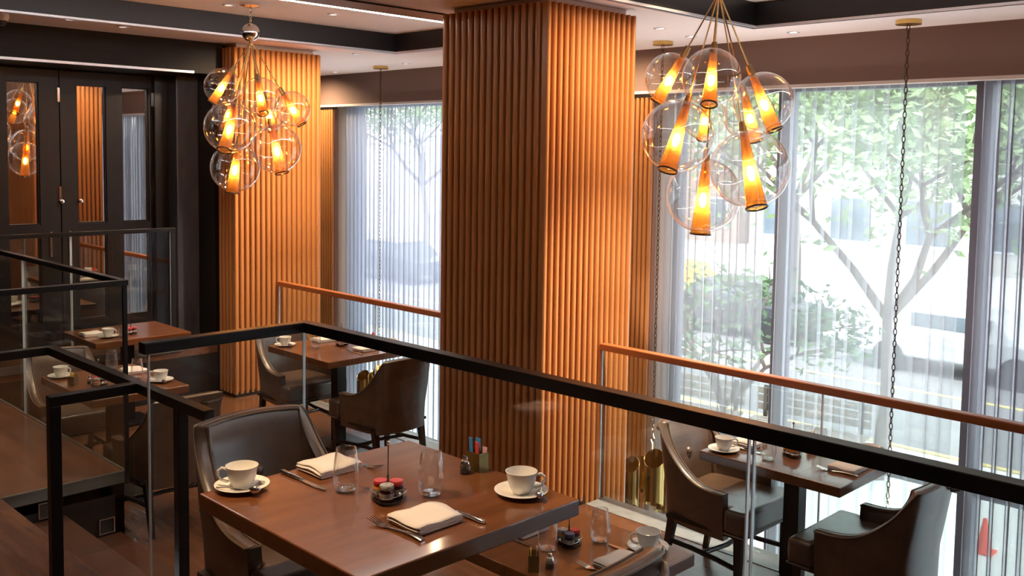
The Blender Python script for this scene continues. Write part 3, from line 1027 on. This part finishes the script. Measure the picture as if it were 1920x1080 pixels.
spn = tag(MB().tube([(-.065, 0, .004), (-.03, 0, .006), (.02, 0, .005), (.035, 0, .004)], [.005, .003, .0024, .004], 8, flat=.45)
          .lathe([(.001 + .012 * math.sin(PI * i / 6), -.017 * math.cos(PI * i / 6)) for i in range(7)], 10, (.05, 0, .004), (1, 0, 0)).build('teaspoon', 'steel'), '', 'spoon', 'teaspoons on the saucers')
glass = tag(MB().lathe([(0, .0), (.024, 0), (.030, .004), (.0385, .025), (.0395, .045), (.036, .085), (.0295, .130), (.0285, .1305), (.0280, .129), (.0345, .085), (.0380, .045), (.0370, .026), (.028, .012), (0, .010)], 36).build('tumbler', 'drink_glass', angle=60), '', 'glass', 'stemless tumblers on the tables')

MB().lathe([(0, .0015), (.024, .0015), (.029, .006), (.027, .0105), (0, .0088)], 28).build('base', 'glass_base', glass, angle=60)

fork = thing('fork', '', 'fork', group='steel forks on the tables')
MB().tube([(0, -.095, .004), (0, -.085, .006), (0, -.04, .009), (0, .01, .006), (0, .03, .004)], [.009, .010, .006, .004, .005], 8, flat=.35).build('handle', 'steel', fork)
b = MB()
vs = [(-.005, .028, .004), (.005, .028, .004), (-.0125, .050, .002), (.0125, .050, .002), (-.0125, .062, .004), (.0125, .062, .004)]
b.add(vs + [(x, y, z + .0022) for x, y, z in vs], [(0, 1, 3, 2), (2, 3, 5, 4), (8, 9, 7, 6), (10, 11, 9, 8), (0, 2, 8, 6), (2, 4, 10, 8), (3, 1, 7, 9), (5, 3, 9, 11), (4, 5, 11, 10), (1, 0, 6, 7)])
b.build('root', 'steel', fork, smooth=False)
for k in range(4):
    x = -.0108 + k * .0072
    MB().tube([(x, .060, .005), (x, .080, .009), (x, .104, .014)], [.0017, .0016, .0010], 6).build('tine', 'steel', fork)

knife = thing('table_knife', '', 'knife', group='steel knives on the tables')
MB().tube([(0, -.115, .006), (0, -.105, .007), (0, -.06, .007), (0, -.012, .006), (0, -.004, .0055)], [.0055, .0085, .0078, .0058, .0045], 10, flat=.8).build('handle', 'steel', knife)
b = MB()
poly = [(-.006, -.004), (.006, -.004), (.0095, .03), (.010, .085), (.005, .112), (0, .118), (-.004, .112), (-.006, .085)]
b.prism(poly, .0030, .0055)
b.build('blade', 'steel', knife, smooth=False, bevel=.0008)


def napkin_mesh(w=.15, d=.135, layers=5, seed=1):
    rnd = random.Random(seed)
    th = .0048
    pts = []
    for k in range(layers):
        z = .004 + k * th
        x0, x1 = -w / 2 + rnd.uniform(0, .004), w / 2 - rnd.uniform(0, .004)
        xs = [x0 + (x1 - x0) * i / 6 for i in range(7)]
        if k % 2:
            xs = xs[::-1]
        pts += [(x, z) for x in xs]
        if k < layers - 1:
            e = xs[-1] + (.0045 if k % 2 == 0 else -.0045)
            pts.append((e, z + th / 2))
    cols = 9
    vs, fs = [], []
    for (x, z) in pts:
        for j in range(cols):
            v = -d / 2 + d * j / (cols - 1)
            lift = .10 * (z - .004) * math.sin(3 * PI * (x / w + .5)) + .0025 * (z / .024) * math.sin(7 * v / d + 9 * x)
            rim = .22 * (z - .004) * (abs(2 * v / d)) ** 4
            vs.append((x, v * (1 + .006 * math.sin(40 * z)), z + lift - rim * .5 + .006 * (z / .03) * (x / w + .5) * (1 - abs(2 * v / d))))
    for i in range(len(pts) - 1):
        for j in range(cols - 1):
            a = i * cols + j
            fs.append((a, a + 1, a + cols + 1, a + cols))
    mb = MB()
    mb.add(vs, fs)
    return mb


nap = tag(napkin_mesh().build('napkin', 'linen', angle=70), '', 'napkin', 'folded linen napkins on the tables')
md = nap.modifiers.new('thickness', 'SOLIDIFY'); md.thickness = .0038; md.offset = 0
cupk, sauk, spnk, glk, frk, knk, napk = (Kit(o) for o in (cup, sau, spn, glass, fork, knife, nap))


def cup_set(x, y, z, rz, where, spoon=None):
    sauk.put((x, y, z - .003), 0, 'white saucer ' + where)
    cupk.put((x, y, z + .0048), rz, 'white coffee cup ' + where)
    if spoon is not None:
        sx, sy, sr = spoon
        o = spnk.put((sx, sy, z + .0165), sr, 'steel teaspoon lying on the saucer ' + where)
    return


T1 = 'of the nearest table'
cup_set(1.421, 2.525, ZA, 2.55, 'at the left corner of the nearest table', (1.383, 2.480, -.9))
cup_set(1.995, 1.93, ZA, -.9, 'at the right corner of the nearest table', (2.031, 1.884, 3.80))
tb = tag(MB().box(-.014, .014, -.010, .010, .0, .002).build('tea_packet', 'label_paper', smooth=False), 'small grey paper packet on the saucer at the left corner of the nearest table', 'packet')
tb.location = (1.470, 2.497, ZA + .0135); tb.rotation_euler = (0.12, .1, .9)
cup_set(4.209, 2.632, ZBT, -.9, 'at the left end of the right window table', None)
cup_set(4.63, 2.055, ZBT, -.9, 'at the far right corner of the right window table', None)
cup_set(3.975, 6.40, ZBT, 2.5, 'on the table between the two pillars, left end', (3.94, 6.36, -.9))
cup_set(4.53, 5.80, ZBT, -.9, 'on the table between the two pillars, far right corner', None)
cup_set(2.925, 2.15, ZBT, 2.5, 'on the lower table beyond the nearest table', (2.963, 2.114, 4.0))
cup_set(2.76, 5.93, ZBT, 2.5, 'on the table behind the stair rail, right end', (2.715, 5.885, -.9))
cup_set(2.33, 6.46, ZBT, -.9, 'on the table behind the stair rail, left end', None)
cup_set(3.11, 7.60, ZBT, -.9, 'on the table in front of the mirrored doors', None)

glk.put((1.635, 2.302, ZA), 0, 'clear tumbler on the nearest table, left of the jam caddy')
glk.put((1.796, 2.105, ZA), 0, 'clear tumbler on the nearest table, right of the jam caddy')
glk.put((4.246, 2.400, ZBT), 0, 'clear tumbler on the right window table, left of the orange jam jars')
glk.put((4.53, 2.270, ZBT), 0, 'clear tumbler on the right window table, standing above the black rail')
glk.put((4.109, 6.185, ZBT), 0, 'clear tumbler on the table between the two pillars')
glk.put((2.845, 2.321, ZBT), 0, 'clear tumbler on the lower table, right of its jam caddy')
glk.put((2.637, 2.405, ZBT), 0, 'clear tumbler on the lower table, left of its jam caddy')
glk.put((2.684, 6.11, ZBT), 0, 'clear tumbler in front of a bright napkin behind the stair rail')
glk.put((2.677, 6.49, ZBT), 0, 'clear tumbler at the far end of the table behind the stair rail')
glk.put((3.19, 7.50, ZBT), 0, 'clear tumbler on the table in front of the mirrored doors')

frk.put((1.552, 1.955, ZA), math.radians(6), 'steel fork left of the front napkin on the nearest table')
frk.put((1.800, 2.475, ZA), math.radians(195), 'steel fork right of the back napkin on the nearest table')
knk.put((1.752, 1.950, ZA), math.radians(2), 'steel knife right of the front napkin on the nearest table')
knk.put((1.585, 2.455, ZA), math.radians(182), 'steel knife left of the back napkin on the nearest table')
napk.put((1.648, 1.955, ZA), math.radians(0), 'folded cream napkin at the front of the nearest table')
napk.put((1.708, 2.495, ZA), math.radians(180), 'folded cream napkin at the back of the nearest table, behind a tumbler')
napk.put((4.392, 2.600, ZBT), PI, 'folded napkin at the left place of the right window table')
napk.put((4.403, 2.058, ZBT), 0, 'folded napkin at the right place of the right window table')
frk.put((4.318, 2.068, ZBT), math.radians(8), 'steel fork by the right napkin of the right window table')
knk.put((4.297, 2.56, ZBT), math.radians(182), 'steel knife by the left napkin of the right window table')
napk.put((4.30, 6.37, ZBT), PI, 'folded napkin on the table between the two pillars, back place')
napk.put((4.34, 5.86, ZBT), 0, 'folded napkin on the table between the two pillars, front place')
frk.put((4.215, 5.83, ZBT), 0, 'steel fork left of the front napkin between the two pillars')
knk.put((4.445, 5.82, ZBT), 0, 'steel knife right of the front napkin between the two pillars')
napk.put((2.726, 2.125, ZBT), 0, 'folded napkin on the lower table, in front of its tumblers')
napk.put((2.709, 2.60, ZBT), PI, 'folded napkin on the lower table, half hidden by the nearest table')
frk.put((2.632, 2.14, ZBT), math.radians(8), 'steel fork on the lower table, left of its napkin')
knk.put((2.840, 2.16, ZBT), 0, 'steel knife on the lower table, right of its napkin')
knk.put((2.612, 2.57, ZBT), PI, 'steel knife on the lower table, under the edge of the nearest table')
napk.put((2.738, 6.29, ZBT), PI / 2, 'bright folded napkin on the table behind the stair rail')
napk.put((3.04, 7.76, ZBT), PI, 'folded napkin on the table in front of the mirrored doors')

# jam caddies and jars
cad = thing('jam_caddy', '', 'caddy', group='wire jam caddies on the tables')
tri = []
for k in range(3):
    a = PI / 2 + 2 * PI * k / 3
    for da in (-.55, -.27, 0, .27, .55):
        cx, cy = .024 * math.cos(a), .024 * math.sin(a)
        tri.append((cx + .030 * math.cos(a + da * 1.9), cy + .030 * math.sin(a + da * 1.9)))
MB().prism(tri, .006, .009).build('tray', 'dark_steel', cad, smooth=False)
MB().tube([(x * 1.04, y * 1.04, .024) for x, y in tri], .0018, 6, closed=True).build('rail', 'steel', cad)
fb = MB()
for k in range(3):
    a = PI / 2 + 2 * PI * k / 3 + PI / 3
    fb.ball((.040 * math.cos(a), .040 * math.sin(a), .0245), .007, 10)
    fb.ball((.030 * math.cos(a), .030 * math.sin(a), .0045), .0045, 8)
fb.build('ball_feet', 'chrome', cad)
MB().tube([(0, 0, .006), (0, 0, .165)], .0018, 8).tube([(0, 0, .006), (0, 0, .075)], .0032, 8).build('rod', 'dark_steel', cad)
MB().ball((0, 0, .169), .0065, 12).build('knob', 'chrome', cad)
cadk = Kit(cad)


def make_jar(nm, body, lid):
    j = thing('jam_jar', '', 'jar', group='small jam jars in the caddies')
    MB().lathe([(0, 0), (.018, 0), (.0205, .003), (.0205, .028), (.018, .033), (.018, .035), (0, .035)], 20).build('body', body, j)
    MB().lathe([(.0195, .033), (.0205, .035), (.0205, .0445), (.019, .0465), (0, .0465)], 20).build('lid', lid, j)
    MB().lathe([(.0208, .008), (.0208, .024)], 20).build('paper_label', 'label_paper', j)
    return Kit(j)


J = {k: make_jar(k, *v) for k, v in dict(marmalade=('jam_orange', 'lid_red'), berry=('jam_dark', 'lid_red'), checker=('jam_dark', 'lid_white'), blue=('jam_dark', 'lid_blue'), orange=('jam_orange', 'lid_white')).items()}
for (x, y, z, kinds, where) in ((1.677, 2.156, ZA, ('checker', 'berry', 'marmalade'), 'nearest table'), (4.392, 2.347, ZBT, ('orange', 'orange', 'orange'), 'right window table'),
                                (4.306, 6.123, ZBT, ('orange', 'berry', 'checker'), 'table between the two pillars'), (2.735, 2.385, ZBT, ('blue', 'berry', 'orange'), 'lower table'),
                                (2.414, 6.06, ZBT, ('orange', 'checker', 'berry'), 'table behind the stair rail'), (3.30, 7.62, ZBT, ('berry', 'berry', 'berry'), 'table before the mirrored doors')):
    ra_ = math.radians(135)         # one lobe towards the viewer
    cadk.put((x, y, z), ra_, 'wire caddy with an upright rod holding jam jars on the ' + where)
    for k, kd in enumerate(kinds):
        a = ra_ + PI / 2 + 2 * PI * k / 3
        pos = ('front', 'right', 'left')[k] if False else ('front', 'right-hand', 'left-hand')[k]
        look = dict(marmalade='orange red-lidded jar', berry='dark red-lidded jar', checker='dark white-lidded jar', blue='dark blue-lidded jar', orange='orange white-lidded jar')[kd]
        J[kd].put((x + .0265 * math.cos(a), y + .0265 * math.sin(a), z + .009), a, '%s, %s in the caddy on the %s' % (look, pos, where))

# sugar packet holders with packets
hold = thing('packet_holder', '', 'holder', group='metal sugar packet holders')
b = MB()
w, d, h, t = .030, .020, .060, .0018
b.box(-w, w, -d, d, 0, t).box(-w, w, -d, -d + t, t, h).box(-w, w, d - t, d, t, h).box(-w, -w + t, -d + t, d - t, t, h).box(w - t, w, -d + t, d - t, t, h)
b.build('box', 'holder_gold', hold, smooth=False)
holdk = Kit(hold)
PK = {}
for c in ('blue', 'red', 'yellow', 'pink', 'brown'):
    PK[c] = Kit(tag(MB().box(-.010, .010, -.0015, .0015, 0, .068).build('sugar_packet', 'packet_' + c, smooth=False, bevel=.0006), '', 'packet', 'sugar packets in the holders'))
for (x, y, z, rz, cols, where) in ((2.050, 2.178, ZA, PI / 2, (('pink', 'rightmost'), ('red', 'beside the pink one'), ('blue', 'middle'), ('yellow', 'between the blue ones'), ('blue', 'leftmost')), 'nearest table'),
                                   (4.60, 2.35, ZBT, .3, (('red', 'tall'), ('brown', 'left'), ('yellow', 'right')), 'right window table'),
                                   (4.52, 6.00, ZBT, .3, (('red', 'tall'), ('red', 'left'), ('pink', 'right')), 'table between the two pillars'),
                                   (2.475, 2.325, ZBT, .75, (('brown', 'left'), ('yellow', 'middle'), ('brown', 'right'), ('pink', 'back')), 'lower table'),
                                   (2.305, 6.185, ZBT, .75, (('yellow', 'left'), ('yellow', 'right'), ('brown', 'middle')), 'table behind the stair rail')):
    holdk.put((x, y, z), rz, 'small metal box of sugar packets on the ' + where)
    for k, (c, side) in enumerate(cols):
        n = len(cols)
        u = -.017 + .034 * k / (n - 1)
        v = (-.009, .008, 0)[k % 3]
        px, py = x + u * math.cos(rz) - v * math.sin(rz), y + u * math.sin(rz) + v * math.cos(rz)
        o = PK[c].put((px, py, z + .004 + {'blue': .030, 'red': .022, 'yellow': .010, 'pink': .004, 'brown': .008}[c]), rz + (.25, -.3, .1)[k % 3], '%s sugar packet, %s in the box on the %s' % (c, side, where))
        o.rotation_euler = ((.06, -.07, .04)[k % 3] * .8, (u * 2.5), rz + (.2, -.2, .1)[k % 3])

shk = thing('pepper_shaker', '', 'shaker', group='small glass shakers')
MB().lathe([(0, 0), (.017, 0), (.018, .003), (.018, .026), (.013, .032)], 20).build('glass_body', 'shaker_glass', shk)
MB().lathe([(0, .003), (.0155, .003), (.0155, .020), (0, .020)], 16).build('filling', 'pepper', shk)
MB().lathe([(.014, .031), (.0155, .033), (.013, .040), (.0075, .043), (.009, .050), (.006, .056), (0, .058)], 20).build('cap', 'chrome', shk)
shkk = Kit(shk)
shkk.put((1.998, 2.178, ZA), 0, 'small glass shaker with chrome cap beside the sugar packets on the nearest table')
shkk.put((2.523, 2.290, ZBT), 0, 'small glass shaker beside the dark packet box on the lower table')
shkk.put((2.395, 6.15, ZBT), 0, 'small glass shaker beside the packet box behind the stair rail')

# ------------------------------------------------------------------ outside: street seen through the sheers
structure('ground', MB().box(7.5, 15.0, -40, 60, ZG - .3, ZG - .02), 'pavement', 'pale pavement outside the windows', 'ground')
structure('road', MB().box(15.0, 23.0, -40, 60, ZG - .3, ZG - .08), 'asphalt', 'grey street beyond the pavement', 'road')
structure('ground.001', MB().box(23.0, 90, -60, 120, ZG - .3, ZG - .02), 'pavement', 'pale paved lot across the street', 'ground')
structure('road_marking', MB().box(14.88, 15.0, -10, 30, ZG - .06, ZG - .0), 'yellow_paint', 'yellow kerb line along the street', 'line')
structure('road_marking.001', MB().box(19.0, 19.15, -40, 60, ZG - .08, ZG - .07), 'yellow_paint', 'yellow centre line of the street', 'line')


def building(label, x0, x1, y0, y1, h, mat, nx, nz, base=0.0):
    root = thing('building', label, 'building', ((x0 + x1) / 2, (y0 + y1) / 2, ZG - .02))
    cx, cy = root.location.x, root.location.y
    MB().box(x0 - cx, x1 - cx, y0 - cy, y1 - cy, 0, h).build('walls', mat, root, smooth=False)
    MB().box(x0 - cx - .2, x1 - cx + .2, y0 - cy - .2, y1 - cy + .2, h, h + .4).build('roof', mat, root, smooth=False)
    for i in range(nx):
        for k in range(nz):
            ya = y0 - cy + (y1 - y0) * (i + .2) / nx
            yb = y0 - cy + (y1 - y0) * (i + .8) / nx
            z0 = h * (k + .25) / nz
            z1 = h * (k + .8) / nz
            w = MB().box(x0 - cx - .08, x0 - cx + .02, ya, yb, z0, z1).build('window', 'mullion_light', root, smooth=False)
            MB().box(x0 - cx - .10, x0 - cx - .081, ya + .1, yb - .1, z0 + .1, z1 - .1).build('pane', 'building_glass', w, smooth=False)


building('pale building with rows of windows across the street, behind the trees', 40, 54, 4, 24, 11, 'building_pale', 6, 3)
building('brown building across the street, seen through the far window', 44, 56, 27, 48, 9, 'building_brick', 6, 3)
building('low pale building across the street at the right', 36, 50, -22, 0, 8, 'building_pale', 6, 2)


def tree(label, x, y, height, spread, seed, leafmat, nleaf, droop=0.0, low=.35, lsize=.09):
    rnd = random.Random(seed)
    root = thing('tree', label, 'tree', (x, y, ZG - .02), group='street trees outside the windows')
    tips = []
    mb = MB()

    def grow(p, d, L, r, lev):
        q = p + d * L
        mid = p + d * L * .5 + Vector((rnd.uniform(-1, 1), rnd.uniform(-1, 1), 0)) * L * .05
        mb.tube([p, mid, q], [r, r * .82, r * .62], 6, caps=False)
        if lev >= 2:
            tips.append((mid, L)); tips.append((q, L))
        if lev == 4:
            return
        k = 4 if lev == 0 else 3
        a0 = rnd.uniform(0, 2 * PI)
        for i in range(k):
            a = a0 + 2 * PI * i / k + rnd.uniform(-.4, .4)
            side = Vector((math.cos(a), math.sin(a), 0))
            nd = (d * rnd.uniform(.6, .9) + side * rnd.uniform(.5, .9) * spread + Vector((0, 0, .12 - droop))).normalized()
            grow(q, nd, L * rnd.uniform(.62, .80), r * .60, lev + 1)

    grow(Vector((0, 0, 0)), Vector((rnd.uniform(-.05, .05), rnd.uniform(-.05, .05), 1)).normalized(), height * low, height * .018, 0)
    mb.build('trunk', 'bark', root)
    lv, lf = [], []
    for i in range(nleaf):
        p, L = rnd.choice(tips)
        c = p + Vector((rnd.gauss(0, 1), rnd.gauss(0, 1), rnd.gauss(0, .7))) * L * .45
        a = Vector((rnd.gauss(0, 1), rnd.gauss(0, 1), rnd.gauss(0, .6))).normalized()
        b2 = a.cross(Vector((rnd.gauss(0, 1), rnd.gauss(0, 1), rnd.gauss(0, 1)))).normalized()
        s = lsize * rnd.uniform(.6, 1.3)
        o = len(lv)
        lv += [c - a * s, c + b2 * s * .45, c + a * s, c - b2 * s * .45]
        lf.append((o, o + 1, o + 2, o + 3))
    m2 = MB()
    m2.add(lv, lf)
    fo = m2.build('foliage', leafmat, root, smooth=False)
    fo['kind'] = 'stuff'
    return root


tree('leafy green tree with a forked trunk outside the wide thin sheer', 13.2, 5.75, 6.6, 1.0, 4, 'leaf', 9000)
tree('green tree outside, at the right edge behind the dense grey sheer', 24.6, 5.8, 9.5, .9, 8, 'leaf', 6000, lsize=.13)
tree('small drooping dark tree outside the sheer next to the big pillar', 11.0, 7.0, 3.9, .8, 15, 'leaf_dark', 1300, droop=.2, low=.3, lsize=.07)
tree('bright green tree across the street, seen above the yellow taxi', 27.0, 14.5, 9.5, 1.0, 21, 'leaf', 6000, lsize=.14)
tree('green tree across the street, seen through the far window', 26.0, 31.0, 9.0, 1.0, 25, 'leaf', 6000, lsize=.14)


def wheels(root, pts, r, w):
    for (x, y) in pts:
        MB().lathe([(0, -w / 2), (r, -w / 2), (r, w / 2), (0, w / 2)], 18, (x, y, r), (1, 0, 0)).build('wheel', 'rubber', root)


def car(label, x, y, mat):
    c = thing('car', label, 'car', (x, y, ZG - .08), group='parked cars in the street')
    body = [(-2.1, .35), (-2.1, .8), (-1.3, .92), (-.8, 1.4), (.9, 1.42), (1.5, .95), (2.1, .85), (2.1, .35)]
    vs, fs = [], []
    n = len(body)
    for sx in (-.85, .85):
        vs += [(sx * (.86 if z > 1.2 else 1), y_, z) for y_, z in body]
    fs = [tuple(range(n))[::-1], tuple(range(n, 2 * n))] + [(i, (i + 1) % n, n + (i + 1) % n, n + i) for i in range(n)]
    m = MB(); m.add(vs, fs)
    m.build('body', mat, c, smooth=False, bevel=.05)
    MB().box(-.83, .83, -.75, .85, .98, 1.33).build('windows', 'building_glass', c, smooth=False)
    wheels(c, [(-.8, -1.3), (.8, -1.3), (-.8, 1.3), (.8, 1.3)], .33, .22)


car('yellow taxi across the street, at the window edge next to the big pillar', 24.4, 17.4, 'truck_yellow')
car('dark parked car in the street, left of the wide thin sheer', 22.0, 13.3, 'car_dark')
car('silver parked car in the street, seen through the wide thin sheer', 21.4, 7.5, 'car_silver')
car('dark parked car in the street, seen through the far window', 21.8, 27.5, 'car_dark')


def bench(label, x, y, rz):
    bn = thing('slatted_bench', label, 'bench', (x, y, ZG - .02), rz, group='slatted benches on the pavement')
    for i in range(5):
        MB().box(-.30 + i * .125, -.30 + i * .125 + .10, -.9, .9, .42, .46).build('slat', 'bench_wood', bn, smooth=False)
    for i in range(3):
        MB().box(.34, .38, -.9, .9, .55 + i * .13, .55 + i * .13 + .10).build('slat', 'bench_wood', bn, smooth=False)
    for sy in (-.75, .75):
        MB().box(-.30, .34, sy - .03, sy + .03, 0, .42).build('support', 'dark_steel', bn, smooth=False)
        MB().box(.31, .36, sy - .03, sy + .03, .42, .95).build('back_support', 'dark_steel', bn, smooth=False)


bench('slatted grey bench on the pavement outside, beside the big pillar', 13.0, 8.9, .1)
bench('slatted grey bench on the pavement outside, before the wide thin sheer', 13.2, 6.9, .1)
tc_ = thing('traffic_cone', 'orange traffic cone on the pavement behind the dense grey sheer', 'cone', (11.6, 3.75, ZG - .02))
MB().lathe([(.11, .03), (.025, .50), (0, .50)], 16).build('body', 'cone_orange', tc_)
MB().box(-.14, .14, -.14, .14, 0, .03).build('base', 'cone_orange', tc_, smooth=False)
tc_.scale = (.8, .8, .8)

# ------------------------------------------------------------------ lamp light and added fill


def spot(x, y, z, tx, ty, tz, energy, size=70, blend=.6, col=(1.0, .72, .42), rad=.03):
    l = bpy.data.lights.new('downlight_and_fill', 'SPOT')
    l.energy = energy
    l.spot_size = math.radians(size)
    l.spot_blend = blend
    l.color = col
    l.shadow_soft_size = rad
    o = bpy.data.objects.new('downlight_and_fill', l)
    o.location = (x, y, z)
    o.rotation_euler = Vector((tx - x, ty - y, tz - z)).to_track_quat('-Z', 'Y').to_euler()
    COL.objects.link(o)


W1 = (1.0, .72, .44)
spot(4.45, 3.30, 2.66, 4.50, 3.93, .9, 85, 150, 1, W1)          # washers on the pillar faces
spot(5.00, 3.30, 2.66, 4.95, 3.93, .9, 85, 150, 1, W1)
spot(4.60, 7.20, 2.66, 4.60, 7.83, .9, 135, 150, 1, W1)
spot(5.10, 7.20, 2.66, 5.10, 7.83, .9, 135, 150, 1, W1)
spot(4.65, 5.30, 2.66, 4.65, 4.89, .9, 60, 150, 1, W1, .08)
spot(6.40, 10.25, 2.66, 7.0, 10.3, .6, 160, 150, 1, W1)
spot(6.45, 5.4, 2.66, 7.0, 5.35, .8, 80, 150, 1, W1)
WD = (1.0, .78, .55)
for (x, y, z, e) in ((1.0, 4.3, 2.66, 45), (3.62, 6.59, 2.78, 60), (4.40, 6.38, 2.78, 60), (2.5, 6.0, 2.66, 60), (3.3, 7.6, 2.66, 70), (1.2, 6.2, 2.66, 90), (1.7, .2, 2.66, 50)):
    spot(x, y, z, x, y, 0, e, 80, .7, WD)
spot(1.15, 2.60, 2.66, 1.50, 2.22, .75, 150, 54, .9, (1.0, .70, .40))      # over the left half of the nearest table
spot(4.75, 2.30, 2.79, 4.66, 3.93, -.2, 1000, 52, 1, (1.0, .82, .62))  # added fill without a fixture, stands in for daylight low on the middle pillar
spot(4.85, 6.2, 2.66, 4.85, 7.83, .4, 240, 60, 1, (1.0, .80, .58))
for (x, y) in ((6.6, 8.66), (6.6, 4.83), (6.6, 2.785)):              # uplights added at the brass tubes to brighten the ceiling
    spot(x, y, -.76, x, y, 2.7, 230, 75, 1, (1.0, .84, .74))
